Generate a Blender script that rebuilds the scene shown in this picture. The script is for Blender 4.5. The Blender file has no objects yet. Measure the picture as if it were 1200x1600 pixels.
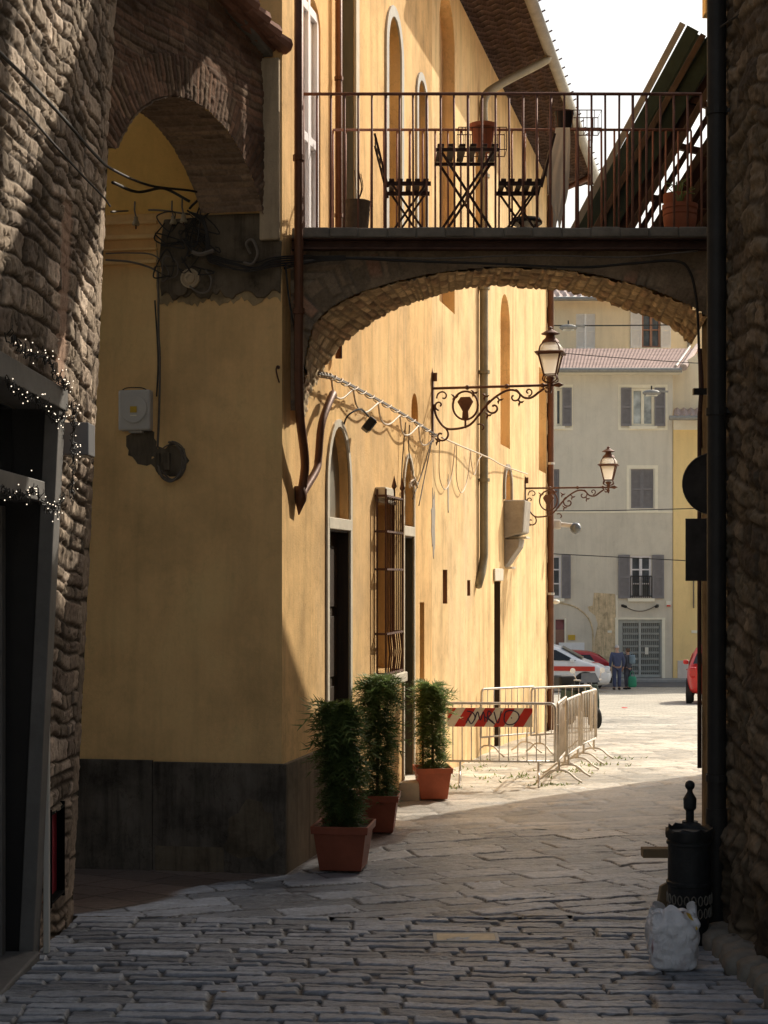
import bpy, bmesh, math, random
import numpy as np
from mathutils import Vector, Matrix
R = math.radians
V = Vector
rnd = random.Random(7)
SC = bpy.context.scene
COL = SC.collection

# ---------------------------------------------------------------- view geometry
F = 2400.0; HY = 900.0                    # focal length and horizon of the 1200 x 1600 photograph
GP = [(-12,-1.2),(0,-1.6),(7,-1.94),(9.2,-2.05),(11,-2.13),(13.6,-2.145),(15.2,-2.15),(17.5,-2.2),(21.6,-2.34),
      (26,-2.62),(30,-2.90),(40,-3.42),(50,-3.95),(58,-4.36),(62,-4.47),(66,-4.5),(400,-4.5)]
GX = np.array([p[0] for p in GP], float); GZ = np.array([p[1] for p in GP], float)
def g(Y): return float(np.interp(Y, GX, GZ))
def P(x, y, Y): return V(((x-600)/F*Y, Y, (HY-y)/F*Y))
def PX(x, Y): return (x-600)/F*Y
def PZ(y, Y): return (HY-y)/F*Y
C0 = V((-.73, 11, 0)); TA = V((.2269, .9739, 0)); NA = V((.9739, -.2269, 0))   # alley face of the yellow houses
TF = V((-.989, .148, 0)); NF = V((-.148, -.989, 0))                            # street face of the corner house
def A(s, z, d=0.0): return C0 + TA*s + NA*d + V((0,0,z))
def FR(s, z, d=0.0): return C0 + TF*s + NF*d + V((0,0,z))
def sA(x):
    k = (x-600)/F
    return (11*k+.73)/(.2269-.9739*k)
def zA(x, y): return (HY-y)/F*(11+.9739*sA(x))
def aw(x, y, d=0.0): return A(sA(x), zA(x, y), d)
def sF(x):
    k = (x-600)/F
    return (-.73-11*k)/(.989+.148*k)
def zF(x, y): return (HY-y)/F*(11+.148*sF(x))
def fw(x, y, d=0.0): return FR(sF(x), zF(x, y), d)

# ---------------------------------------------------------------- materials
class NT:
    def __init__(s, name):
        s.m = bpy.data.materials.new(name); s.m.use_nodes = True
        s.n = s.m.node_tree.nodes; s.l = s.m.node_tree.links
        s.b = s.n['Principled BSDF']
        s.tc = None
    def new(s, t, **kw):
        n = s.n.new(t)
        for k, v in kw.items(): setattr(n, k, v)
        return n
    def link(s, a, b): s.l.new(a, b)
    def coord(s, scale=(1,1,1), rot=(0,0,0)):
        if s.tc is None: s.tc = s.new('ShaderNodeTexCoord')
        mp = s.new('ShaderNodeMapping'); mp.inputs['Scale'].default_value = scale; mp.inputs['Rotation'].default_value = rot
        s.link(s.tc.outputs['Object'], mp.inputs['Vector']); return mp.outputs['Vector']
    def noise(s, scale, detail=5, rough=.6, cs=(1,1,1), dist=0):
        n = s.new('ShaderNodeTexNoise'); n.inputs['Scale'].default_value = scale
        n.inputs['Detail'].default_value = detail; n.inputs['Roughness'].default_value = rough
        n.inputs['Distortion'].default_value = dist
        s.link(s.coord(cs), n.inputs['Vector']); return n.outputs['Fac']
    def ramp(s, fac, stops):
        r = s.new('ShaderNodeValToRGB'); e = r.color_ramp.elements
        while len(e) < len(stops): e.new(.5)
        for i, (p, c) in enumerate(stops):
            e[i].position = p; e[i].color = (c[0], c[1], c[2], 1)
        s.link(fac, r.inputs['Fac']); return r.outputs['Color']
    def mix(s, fac, a, b, mode='MIX'):
        m = s.new('ShaderNodeMix', data_type='RGBA', blend_type=mode)
        for sock, v in ((m.inputs[0], fac), (m.inputs[6], a), (m.inputs[7], b)):
            if isinstance(v, (int, float)): sock.default_value = v
            elif isinstance(v, tuple): sock.default_value = (v[0], v[1], v[2], 1)
            else: s.link(v, sock)
        return m.outputs[2]
    def bump(s, h, strength=.3, dist=.01):
        b = s.new('ShaderNodeBump'); b.inputs['Strength'].default_value = strength; b.inputs['Distance'].default_value = dist
        s.link(h, b.inputs['Height']); s.link(b.outputs['Normal'], s.b.inputs['Normal'])
    def fin(s, col, rough=.8, metal=0, spec=.3):
        if isinstance(col, tuple): s.b.inputs['Base Color'].default_value = (col[0], col[1], col[2], 1)
        else: s.link(col, s.b.inputs['Base Color'])
        s.b.inputs['Roughness'].default_value = rough; s.b.inputs['Metallic'].default_value = metal
        s.b.inputs['Specular IOR Level'].default_value = spec
        return s.m
def mul(c, k): return tuple(min(.95, x*k) for x in c)
def mat(name, c, var=.25, scale=6, rough=.75, metal=0, bump=.15, spec=.3, cs=(1,1,1)):
    t = NT(name); n = t.noise(scale, 6, .65, cs)
    col = t.ramp(n, [(.25, mul(c, 1-var)), (.55, c), (.8, mul(c, 1+var))])
    if bump: t.bump(t.noise(scale*6, 4, .6), bump, .01)
    return t.fin(col, rough, metal, spec)
def plaster(name, c, streak=.16, mott=.12, stain=(.5,.45,.38), stainamt=.35, vs=1.0, crack=.06):
    t = NT(name)
    n1 = t.noise(1.1*vs, 7, .65)
    base = t.ramp(n1, [(.2, mul(c, 1-mott*1.6)), (.5, c), (.85, mul(c, 1+mott))])
    n2 = t.noise(5*vs, 6, .7, (1, 1, .09))
    st = t.ramp(n2, [(.25, (1-streak*2.2,)*3), (.5, (1,1,1)), (.8, (1+streak,)*3)])
    c2 = t.mix(1.0, base, st, 'MULTIPLY')
    n3 = t.noise(.55*vs, 6, .7, (1, 1, .45))
    f = t.ramp(n3, [(.50, (0,0,0)), (.78, (stainamt,)*3)])
    c3 = t.mix(f, c2, tuple(c[i]*.45+stain[i]*.45 for i in range(3)))
    n4 = t.noise(38, 3, .6)
    c4 = t.mix(.10, c3, t.ramp(n4, [(.3, (.5,.45,.38)), (.7, (1,.95,.85))]), 'MULTIPLY')
    c4 = t.mix(1.0, c4, t.ramp(t.noise(1.7*vs, 9, .62, (1,1,.6), .4), [(.4915, (1,1,1)), (.4985, (1-crack, 1-crack*1.1, 1-crack*1.2)), (.5055, (1,1,1))]), 'MULTIPLY')
    c4 = t.mix(1.0, c4, t.ramp(t.noise(2.6*vs, 8, .75), [(.30, (1-.6*mott,)*3), (.42, (1,1,1))]), 'MULTIPLY')
    b = t.new('ShaderNodeMath', operation='ADD'); t.link(t.noise(70, 4, .7), b.inputs[0])
    n5 = t.noise(3.5, 4, .5); b2 = t.new('ShaderNodeMath', operation='MULTIPLY'); t.link(n5, b2.inputs[0]); b2.inputs[1].default_value = 3.0
    t.link(b2.outputs[0], b.inputs[1]); t.bump(b.outputs[0], .28, .012)
    return t.fin(c4, .92, 0, .1)
def attr_mat(name, tint=(1,1,1), rough=.88, nscale=40, bump=.5, spec=.2, stain=None, dist=.006):
    t = NT(name); a = t.new('ShaderNodeAttribute'); a.attribute_name = 'Col'
    n = t.ramp(t.noise(nscale, 6, .7), [(.25, (.62,.62,.62)), (.55, (1,1,1)), (.85, (1.3,1.3,1.3))])
    c = t.mix(1.0, a.outputs['Color'], n, 'MULTIPLY')
    c = t.mix(1.0, c, tint, 'MULTIPLY')
    if stain: c = t.mix(t.ramp(t.noise(1.3, 5, .65), [(.45, (0,0,0)), (.75, (.6,)*3)]), c, stain)
    t.bump(t.noise(nscale*1.6, 6, .72), bump, dist)
    return t.fin(c, rough, 0, spec)
def glass(name, c=(.05,.06,.07), rough=.08):
    t = NT(name); n = t.noise(2.5, 3, .5)
    return t.fin(t.ramp(n, [(.3, mul(c,.6)), (.7, mul(c,1.5))]), rough, 0, .6)

M = {}
M['plaster_front'] = plaster('ochre_plaster_shade', (.87,.56,.25), .07, .22, (.56,.40,.24), .5)
M['plaster_alley'] = plaster('ochre_plaster_alley', (.79,.505,.225), .19, .30, (.70,.60,.45), .65, 1.0, .18)
M['plaster_long'] = plaster('pale_ochre_plaster', (.80,.55,.275), .20, .30, (.72,.645,.52), .75, 1.0, .18)
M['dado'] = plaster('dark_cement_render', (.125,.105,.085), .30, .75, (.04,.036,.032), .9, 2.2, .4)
M['dado_lit'] = plaster('lit_cement_render', (.20,.15,.10), .3, .4, (.05,.04,.03), .6, 2.0)  # lighter copy of the dado render, its lit side painted in
M['rubble'] = attr_mat('rubble_stone', (1,1,1), .9, 30, .8, .15)
M['brick'] = attr_mat('old_brick', (1,1,1), .92, 45, .6, .1)
M['paving'] = attr_mat('stone_paving', (1,1,1), .36, 26, .8, .6, None, .010)
M['darkmas'] = plaster('sooty_masonry', (.15,.118,.082), .25, .7, (.05,.044,.036), .8, 2.5)
M['pilaster'] = plaster('grey_render', (.50,.39,.26), .2, .2, (.24,.18,.13), .5, 2)
M['stone_trim'] = mat('pale_stone_trim', (.62,.55,.43), .18, 5, .85, 0, .3)
M['grey_stone'] = mat('grey_stone', (.36,.31,.25), .28, 7, .9, 0, .5)
M['slab'] = mat('weathered_slab', (.24,.215,.18), .4, 6, .9, 0, .5)
M['rust'] = mat('rusty_steel', (.11,.06,.045), .45, 9, .75, .2, .4)
M['rail'] = mat('rail_paint_rust', (.30,.15,.11), .35, 12, .6, .3, .3)
M['copper'] = mat('brown_downpipe', (.15,.065,.035), .3, 6, .5, .3, .15)
M['greenpipe'] = mat('verdigris_downpipe', (.30,.255,.165), .35, 5, .5, .2, .2)
M['tealpipe'] = mat('green_grey_gutter', (.20,.23,.20), .3, 5, .6, .2, .2)
M['blackpipe'] = mat('black_downpipe', (.035,.032,.030), .3, 8, .55, .2, .2)
M['iron'] = mat('wrought_iron_brown', (.13,.065,.045), .3, 12, .6, .4, .3)
M['blackiron'] = mat('cast_iron', (.035,.036,.038), .35, 14, .55, .35, .4)
M['doorwood'] = mat('dark_brown_wood', (.055,.035,.022), .35, 7, .7, 0, .3, .25, (6,6,.6))
M['doorgrey'] = mat('grey_green_door', (.17,.155,.115), .2, 6, .7, 0, .2, .3, (5,5,.6))
M['greyglass'] = glass('dusty_glass', (.20,.18,.14), .35)
M['darkglass'] = glass('dark_glass', (.012,.012,.013), .06)
M['winglass'] = glass('window_glass', (.09,.10,.11), .08)
M['palewin'] = glass('curtained_glass', (.45,.48,.48), .2)
M['whiteframe'] = mat('white_painted_frame', (.78,.74,.74), .1, 8, .5, 0, .1)
M['cable'] = mat('black_cable', (.035,.030,.025), .3, 20, .6, 0, 0)
M['greycable'] = mat('grey_cable', (.16,.13,.10), .3, 20, .6, 0, 0)
M['ropelight'] = mat('pale_rope_light', (.60,.47,.33), .2, 20, .45, 0, 0)
M['ceramic'] = mat('ceramic_insulator', (.34,.27,.17), .2, 10, .35, 0, 0)
M['terracotta'] = mat('terracotta', (.42,.14,.07), .25, 7, .75, 0, .2)
M['terradark'] = mat('brown_plastic_pot', (.30,.085,.045), .25, 7, .55, 0, .1)
M['potred'] = mat('orange_red_pot', (.46,.12,.055), .2, 7, .55, 0, .1)
M['soil'] = mat('soil', (.05,.035,.025), .4, 30, .95, 0, .6)
M['trunk'] = mat('bark', (.12,.075,.045), .3, 20, .9, 0, .5)
M['wooddark'] = mat('dark_slat_wood', (.045,.022,.018), .35, 10, .6, 0, .2)
M['boardgreen'] = mat('dark_green_board', (.035,.055,.042), .4, 5, .7, 0, .3)
M['boardbrown'] = mat('weathered_brown_board', (.10,.07,.05), .4, 6, .8, 0, .4)
M['zinc'] = mat('galvanised_steel', (.58,.54,.49), .25, 10, .42, .45, .1)
M['zincold'] = mat('rusting_barrier_steel', (.56,.50,.43), .3, 9, .5, .35, .2)
M['signwhite'] = mat('reflective_white', (.78,.74,.62), .08, 12, .4, 0, 0)
M['signred'] = mat('reflective_red', (.58,.045,.03), .12, 12, .4, 0, 0)
M['graffiti'] = mat('dark_spray_paint', (.05,.03,.06), .2, 20, .5, 0, 0)
M['plasticgrey'] = mat('aged_white_plastic', (.60,.56,.50), .08, 6, .5, 0, 0)
M['yellowmark'] = mat('yellow_sticker', (.62,.40,.05), .08, 6, .5, 0, 0)
M['lampbox'] = mat('grey_metal_box', (.17,.17,.18), .12, 8, .4, .3, .05)
M['doorframe'] = mat('grey_painted_frame', (.16,.148,.136), .25, 5, .6, 0, .2)
M['darkpanel'] = mat('dark_panel', (.022,.020,.020), .25, 6, .35, 0, .05)
M['nichered'] = mat('red_curtain', (.26,.010,.022), .3, 8, .8, 0, .1)  # plain red surface for the niche back
M['bag'] = None
M['cardboard'] = mat('cardboard', (.30,.21,.12), .2, 8, .85, 0, .2)
M['cloth'] = mat('white_cloth', (.80,.76,.66), .1, 9, .85, 0, .2)
M['brass'] = mat('worn_brass_plate', (.75,.62,.42), .2, 14, .5, .1, .2)
M['blackplastic'] = mat('black_plastic', (.02,.02,.021), .2, 10, .5, 0, .05)
M['signback'] = mat('dark_sign_back', (.075,.068,.064), .45, 8, .55, .3, .1)
M['wicker'] = mat('rusting_tin', (.16,.12,.085), .5, 9, .8, .2, .3)
M['gutter'] = mat('lead_gutter', (.33,.32,.29), .25, 6, .6, .2, .2)
M['cotto'] = mat('eave_cotto_tile', (.20,.135,.12), .35, 12, .9, 0, .4)
M['rafter'] = mat('eave_rafter', (.07,.048,.04), .3, 8, .85, 0, .3)
M['rooftile'] = mat('roof_tile', (.30,.15,.10), .45, 4, .9, 0, .4)
M['farroof'] = mat('far_roof_tile', (.32,.215,.185), .35, 2.2, .9, 0, .4)
M['farroofpale'] = mat('far_roof_tile_pale', (.52,.40,.35), .3, 5, .9, 0, .4)
M['fargrey'] = plaster('far_grey_render', (.73,.675,.565), .06, .10, (.70,.66,.56), .35, .5)  # far house renders made paler, haze painted into their colour
M['fargreydark'] = plaster('far_lower_render', (.69,.63,.52), .06, .12, (.58,.52,.42), .4, .6)
M['farcream'] = plaster('far_cream_render', (.92,.80,.58), .06, .08, (.78,.66,.5), .3, .5)
M['faryellow'] = plaster('far_yellow_render', (.95,.70,.33), .05, .07, (.85,.62,.34), .3, .5)
M['farplinth'] = mat('far_plinth', (.72,.64,.56), .15, 1.5, .9, 0, .3)
M['oldwall'] = plaster('exposed_old_masonry', (.66,.52,.33), .25, .45, (.50,.38,.24), .7, 3)
M['fartrim'] = mat('far_window_trim', (.90,.83,.66), .08, 4, .9, 0, .1)
M['shutter'] = mat('slate_shutter', (.24,.225,.23), .15, 5, .7, 0, .1)
M['shutterpale'] = mat('pale_grey_shutter', (.85,.84,.82), .08, 5, .7, 0, .1)
M['grille'] = mat('green_grey_grille', (.42,.43,.40), .15, 6, .6, .2, .1)
M['browndoor'] = mat('far_brown_door', (.38,.22,.16), .2, 6, .8, 0, .1)
M['asphalt'] = mat('asphalt', (.16,.155,.155), .25, 1.2, .9, 0, .3)
M['kerb'] = mat('kerb_stone', (.36,.35,.33), .25, 3, .85, 0, .3)
M['carwhite'] = mat('car_white', (.78,.79,.80), .03, 2, .25, 0, 0, .5)
M['carred'] = mat('car_red', (.40,.025,.03), .06, 2, .25, 0, 0, .5)
M['vanred'] = mat('van_red', (.62,.03,.025), .06, 2, .28, 0, 0, .5)
M['tyre'] = mat('tyre', (.02,.02,.02), .2, 10, .85, 0, .1)
M['rim'] = mat('alloy_rim', (.42,.42,.43), .15, 10, .35, .6, 0)
M['lightlens'] = mat('lamp_lens', (.75,.78,.8), .05, 6, .15, 0, 0, .6)
M['taillens'] = mat('red_lens', (.50,.02,.015), .1, 6, .2, 0, 0, .6)
M['skin'] = mat('skin', (.52,.31,.22), .1, 10, .6, 0, 0)
M['navy'] = mat('navy_suit', (.08,.095,.17), .2, 10, .85, 0, .1)
M['darkcoat'] = mat('dark_coat', (.08,.085,.11), .25, 10, .85, 0, .1)
M['bluegrey'] = mat('blue_grey_scarf', (.20,.27,.32), .2, 14, .85, 0, .1)
M['greybag'] = mat('green_bag', (.04,.28,.16), .2, 10, .5, 0, .1)
M['hairgrey'] = mat('grey_hair', (.55,.50,.46), .15, 20, .7, 0, .2)
M['hairbrown'] = mat('brown_hair', (.12,.07,.045), .2, 20, .7, 0, .2)
M['shoe'] = mat('black_shoe', (.025,.023,.022), .2, 10, .5, 0, 0)
M['leafedge'] = None
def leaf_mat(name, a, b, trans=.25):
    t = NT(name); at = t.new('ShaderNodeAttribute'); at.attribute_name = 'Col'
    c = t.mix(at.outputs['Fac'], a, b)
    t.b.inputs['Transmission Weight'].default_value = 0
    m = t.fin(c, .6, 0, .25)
    tr = t.new('ShaderNodeBsdfTranslucent'); t.link(c, tr.inputs['Color'])
    mx = t.new('ShaderNodeMixShader'); mx.inputs[0].default_value = trans
    out = t.n['Material Output']
    t.link(t.b.outputs[0], mx.inputs[1]); t.link(tr.outputs[0], mx.inputs[2]); t.link(mx.outputs[0], out.inputs['Surface'])
    return m
M['leafdark'] = leaf_mat('conifer_leaf_dark', (.045,.080,.024), (.18,.25,.08), .3)
M['leafmid'] = leaf_mat('conifer_leaf', (.065,.11,.03), (.25,.32,.11), .38)
M['weed'] = leaf_mat('weed_leaf', (.12,.17,.05), (.28,.32,.10), .35)
def bag_mat():
    t = NT('white_plastic_bag')
    n = t.noise(3.2, 4, .6); m1 = t.ramp(n, [(.60, (.86,.84,.86)), (.68, (.70,.62,.64))])
    t.bump(t.noise(13, 5, .6, (1,1,.6), 1.8), .8, .02)
    t.fin(m1, .32, 0, .5); t.b.inputs['Subsurface Weight'].default_value = 0
    return t.m
M['bag'] = bag_mat()
M['brickpale'] = None
def emit(name, c, s, base=(.8,.75,.65)):
    t = NT(name); t.b.inputs['Emission Color'].default_value = (*c, 1); t.b.inputs['Emission Strength'].default_value = s
    return t.fin(base, .5)
M['bulb'] = emit('warm_fairy_bulb', (1,.82,.62), 2.2)
M['lantern_glass'] = None
def lantern():
    t = NT('frosted_lantern_glass'); n = t.noise(6, 3, .5)
    c = t.ramp(n, [(.3, (.95,.90,.80)), (.7, (.98,.95,.88))])
    t.fin(c, .35, 0, .4)
    tr = t.new('ShaderNodeBsdfTranslucent'); t.link(c, tr.inputs['Color']); tp = t.new('ShaderNodeBsdfTransparent')
    mx = t.new('ShaderNodeMixShader'); mx.inputs[0].default_value = .62
    t.link(t.b.outputs[0], mx.inputs[1]); t.link(tr.outputs[0], mx.inputs[2])
    m2 = t.new('ShaderNodeMixShader'); m2.inputs[0].default_value = .30
    t.link(mx.outputs[0], m2.inputs[1]); t.link(tp.outputs[0], m2.inputs[2]); t.link(m2.outputs[0], t.n['Material Output'].inputs['Surface'])
    return t.m
M['lantern_glass'] = lantern()
def ground_mat():
    t = NT('ground_stone_paving')
    br = t.new('ShaderNodeTexBrick'); br.inputs['Scale'].default_value = 1.0
    br.inputs['Brick Width'].default_value = .5; br.inputs['Row Height'].default_value = .3; br.inputs['Mortar Size'].default_value = .012
    br.inputs['Color1'].default_value = (.48,.43,.35,1); br.inputs['Color2'].default_value = (.62,.56,.46,1); br.inputs['Mortar'].default_value = (.30,.26,.21,1)
    t.link(t.coord((1,1,1)), br.inputs['Vector'])
    n = t.ramp(t.noise(2.0, 6, .7, (.4,1.6,1)), [(.25, (.6,.6,.6)), (.55, (1,1,1)), (.8, (1.25,1.22,1.18))])
    t.bump(t.noise(9, 6, .7, (.5,1.5,1)), .7, .05)
    return t.fin(t.mix(1.0, br.outputs['Color'], n, 'MULTIPLY'), .8, 0, .2)
M['ground'] = ground_mat()

# ---------------------------------------------------------------- mesh helpers
BASE = {}
def setp(o, label=None, cat=None, group=None, kind=None):
    if label: o['label'] = label
    if cat: o['category'] = cat
    if group: o['group'] = group
    if kind: o['kind'] = kind
    return o
def thing(name, label, cat, loc=(0,0,0), group=None):
    o = bpy.data.objects.new(name, None); COL.objects.link(o); o.location = loc; o.empty_display_size = .1
    BASE[o.name] = V(loc); return setp(o, label, cat, group)
def dup(o, parent=None):
    c = o.copy(); COL.objects.link(c)
    if parent is not None: c.parent = parent
    for ch in list(o.children): dup(ch, c)
    return c
class MB:
    def __init__(s): s.v = []; s.f = []; s.c = []
    def add(s, vs, fs, col=None):
        o = len(s.v); s.v += [V(p) for p in vs]; s.f += [tuple(i+o for i in f) for f in fs]
        s.c += [col if col is not None else (1,1,1)]*len(vs); return s
    def box(s, c, size, ax=None):
        c = V(c); hx, hy, hz = [k/2 for k in size]
        X, Y, Z = ax if ax else (V((1,0,0)), V((0,1,0)), V((0,0,1)))
        vs = [c+X*(hx*i)+Y*(hy*j)+Z*(hz*k) for k in (-1,1) for j in (-1,1) for i in (-1,1)]
        return s.add(vs, [(0,2,3,1),(4,5,7,6),(0,1,5,4),(2,6,7,3),(0,4,6,2),(1,3,7,5)])
    def bar(s, p, q, w, h=None, up=(0,0,1)):
        p = V(p); q = V(q); d = q-p; L = d.length; d.normalize(); u = V(up)
        if abs(d.dot(u)) > .98: u = V((0,1,0))
        x = d.cross(u).normalized(); z = x.cross(d)
        return s.box((p+q)/2, (w, L, h or w), (x, d, z))
    def tube(s, pts, r, n=7, closed=False, cap=True):
        pts = [V(p) for p in pts]; N = len(pts); rs = r if isinstance(r, (list, tuple)) else [r]*N
        o = len(s.v); prev = None
        for i, p in enumerate(pts):
            a = pts[(i-1) % N] if (closed or i > 0) else p
            b = pts[(i+1) % N] if (closed or i < N-1) else p
            d = (b-a)
            if d.length < 1e-9: d = V((0,0,1))
            d.normalize()
            if prev is None:
                u = V((0,0,1)) if abs(d.z) < .9 else V((1,0,0))
                x = d.cross(u).normalized()
            else:
                x = prev - d*prev.dot(d)
                x = x.normalized() if x.length > 1e-6 else d.orthogonal().normalized()
            prev = x; y = d.cross(x)
            for k in range(n):
                t = 2*math.pi*k/n; s.v.append(p+(x*math.cos(t)+y*math.sin(t))*rs[i]); s.c.append((1,1,1))
        for i in range(N if closed else N-1):
            a = o+i*n; b = o+((i+1) % N)*n
            for k in range(n): s.f.append((a+k, a+(k+1) % n, b+(k+1) % n, b+k))
        if cap and not closed:
            s.f.append(tuple(o+k for k in reversed(range(n)))); s.f.append(tuple(o+(N-1)*n+k for k in range(n)))
        return s
    def lathe(s, prof, c=(0,0,0), n=16, squash=(1,1), rot0=0):
        c = V(c); o = len(s.v)
        for r, z in prof:
            for k in range(n):
                t = 2*math.pi*k/n+rot0; s.v.append(c+V((r*math.cos(t)*squash[0], r*math.sin(t)*squash[1], z))); s.c.append((1,1,1))
        for i in range(len(prof)-1):
            for k in range(n):
                a = o+i*n+k; b = o+i*n+(k+1) % n; s.f.append((a, b, b+n, a+n))
        s.f.append(tuple(o+k for k in reversed(range(n)))); s.f.append(tuple(o+(len(prof)-1)*n+k for k in range(n)))
        return s
    def prism(s, poly, vec):
        poly = [V(p) for p in poly]; vec = V(vec); n = len(poly)
        vs = poly+[p+vec for p in poly]
        return s.add(vs, [tuple(reversed(range(n))), tuple(range(n, 2*n))]+[(i, (i+1) % n, (i+1) % n+n, i+n) for i in range(n)])
    def quad(s, a, b, c, d): return s.add([a,b,c,d], [(0,1,2,3)])
    def poly(s, pts): return s.add(pts, [tuple(range(len(pts)))])
    def ball(s, c, r, n=8, m=6, sc=(1,1,1)):
        prof = [(r*math.sin(math.pi*i/m)*1.0+1e-5, -r*math.cos(math.pi*i/m)*sc[2]) for i in range(m+1)]
        return s.lathe(prof, c, n, (sc[0], sc[1]))
    def build(s, name, m, parent=None, smooth=False, bevel=0, loc=None, col=False, fix=True, auto=None):
        if parent is not None: off = BASE.get(parent.name, V((0,0,0)))
        else: off = V(loc) if loc is not None else V((0,0,0))
        me = bpy.data.meshes.new(name); me.from_pydata([tuple(p-off) for p in s.v], [], s.f)
        if fix:
            bm = bmesh.new(); bm.from_mesh(me); bmesh.ops.recalc_face_normals(bm, faces=bm.faces); bm.to_mesh(me); bm.free()
        if col:
            at = me.color_attributes.new('Col', 'FLOAT_COLOR', 'POINT')
            at.data.foreach_set('color', np.array([(c[0], c[1], c[2], 1) for c in s.c], 'f').ravel())
        me.materials.append(m)
        if smooth: me.polygons.foreach_set('use_smooth', [True]*len(me.polygons))
        o = bpy.data.objects.new(name, me); COL.objects.link(o)
        if parent is not None: o.parent = parent; BASE[o.name] = off
        else: o.location = off; BASE[o.name] = off
        if bevel:
            b = o.modifiers.new('bevel', 'BEVEL'); b.width = bevel; b.segments = 2; b.limit_method = 'ANGLE'
        if auto: me.set_sharp_from_angle(angle=R(auto))
        return o
def bez(pts, n=10):
    """Catmull-Rom through the points."""
    pts = [V(p) for p in pts]; out = []
    P_ = [pts[0]*2-pts[1]]+pts+[pts[-1]*2-pts[-2]]
    for i in range(1, len(P_)-2):
        a, b, c, d = P_[i-1:i+3]
        for k in range(n):
            t = k/n; out.append(.5*((2*b)+(c-a)*t+(2*a-5*b+4*c-d)*t*t+(3*b-a-3*c+d)*t**3))
    out.append(pts[-1]); return out
def sag(a, b, drop, n=14, jit=0):
    a = V(a); b = V(b)
    return [a.lerp(b, i/n)-V((rnd.uniform(-jit,jit), rnd.uniform(-jit,jit), drop*4*(i/n)*(1-i/n)+rnd.uniform(-jit,jit))) for i in range(n+1)]

# numpy value noise
_rs = np.random.RandomState(5)
_tab = _rs.rand(256, 256)
def vn(x, y):
    xi = np.floor(x).astype(int); yi = np.floor(y).astype(int); fx = x-xi; fy = y-yi
    fx = fx*fx*(3-2*fx); fy = fy*fy*(3-2*fy)
    a = _tab[xi % 256, yi % 256]; b = _tab[(xi+1) % 256, yi % 256]; c = _tab[xi % 256, (yi+1) % 256]; d = _tab[(xi+1) % 256, (yi+1) % 256]
    return (a*(1-fx)+b*fx)*(1-fy)+(c*(1-fx)+d*fx)*fy
def fbm(x, y, o=4):
    s = 0; a = .5; t = 0
    for i in range(o):
        s = s+a*vn(x*2**i+17*i, y*2**i+31*i); t += a; a *= .5
    return s/t
def sstep(x, a, b):
    t = np.clip((x-a)/(b-a), 0, 1); return t*t*(3-2*t)
def courses(U, W, rowh, rowvar, width, wvar, wob, seed, gap=.012, rnd_edge=.05):
    """Rows of stones over arrays U (along) and W (across rows): edge distance, random ids."""
    rs = np.random.RandomState(seed)
    Uw = U+wob*(fbm(U*3.1+seed, W*3.1, 3)-.5)*2; Ww = W+wob*(fbm(U*2.0+seed*3, W*4+9, 3)-.5)*2
    lo, hi = Ww.min()-.5, Ww.max()+.5
    e = [lo]
    while e[-1] < hi: e.append(e[-1]+rowh*(1+rowvar*(rs.rand()*2-1)))
    e = np.array(e); ri = np.clip(np.searchsorted(e, Ww)-1, 0, len(e)-2)
    dv = np.minimum(Ww-e[ri], e[ri+1]-Ww)
    du = np.zeros_like(Uw); r1 = np.zeros_like(Uw); r2 = np.zeros_like(Uw); r3 = np.zeros_like(Uw); fu = np.zeros_like(Uw); fv = (Ww-e[ri])/(e[ri+1]-e[ri])
    ulo, uhi = Uw.min()-1, Uw.max()+1
    for r in np.unique(ri):
        m = ri == r; b = [ulo-rs.rand()*width]
        while b[-1] < uhi: b.append(b[-1]+width*(1+wvar*(rs.rand()*2-1)))
        b = np.array(b); u = Uw[m]; k = np.clip(np.searchsorted(b, u)-1, 0, len(b)-2)
        du[m] = np.minimum(u-b[k], b[k+1]-u); fu[m] = (u-b[k])/(b[k+1]-b[k])
        q = rs.rand(len(b), 3); r1[m] = q[k,0]; r2[m] = q[k,1]; r3[m] = q[k,2]
    return np.minimum(du, dv), r1, r2, r3, fu, fv
def sheet(name, m, U, W, xyz, colr, keep=None, parent=None, loc=None):
    """Dense height-field sheet; xyz (n,m,3), colr (n,m,3), keep (n,m) vertex mask."""
    n, k = U.shape
    if parent is not None: off = BASE.get(parent.name, V((0,0,0)))
    else: off = V(loc) if loc is not None else V((0,0,0))
    idx = np.arange(n*k).reshape(n, k)
    q = np.stack([idx[:-1,:-1], idx[1:,:-1], idx[1:,1:], idx[:-1,1:]], -1).reshape(-1, 4)
    vv = xyz.reshape(-1, 3)-np.array(off); cc = colr.reshape(-1, 3)
    if keep is not None:
        kk = keep.ravel(); q = q[kk[q].all(1)]
        used = np.zeros(n*k, bool); used[q.ravel()] = True
        remap = -np.ones(n*k, int); remap[used] = np.arange(used.sum()); q = remap[q]; vv = vv[used]; cc = cc[used]
    me = bpy.data.meshes.new(name)
    me.vertices.add(len(vv)); me.vertices.foreach_set('co', vv.astype('f').ravel())
    me.loops.add(q.size); me.loops.foreach_set('vertex_index', q.ravel().astype('i'))
    me.polygons.add(len(q)); me.polygons.foreach_set('loop_start', np.arange(0, q.size, 4).astype('i'))
    me.polygons.foreach_set('use_smooth', np.ones(len(q), bool))
    me.update(calc_edges=True); me.validate()
    at = me.color_attributes.new('Col', 'FLOAT_COLOR', 'POINT')
    at.data.foreach_set('color', np.concatenate([cc, np.ones((len(cc),1))], 1).astype('f').ravel())
    me.materials.append(m)
    o = bpy.data.objects.new(name, me); COL.objects.link(o)
    if parent is not None: o.parent = parent
    else: o.location = off
    BASE[o.name] = off
    return o
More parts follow.
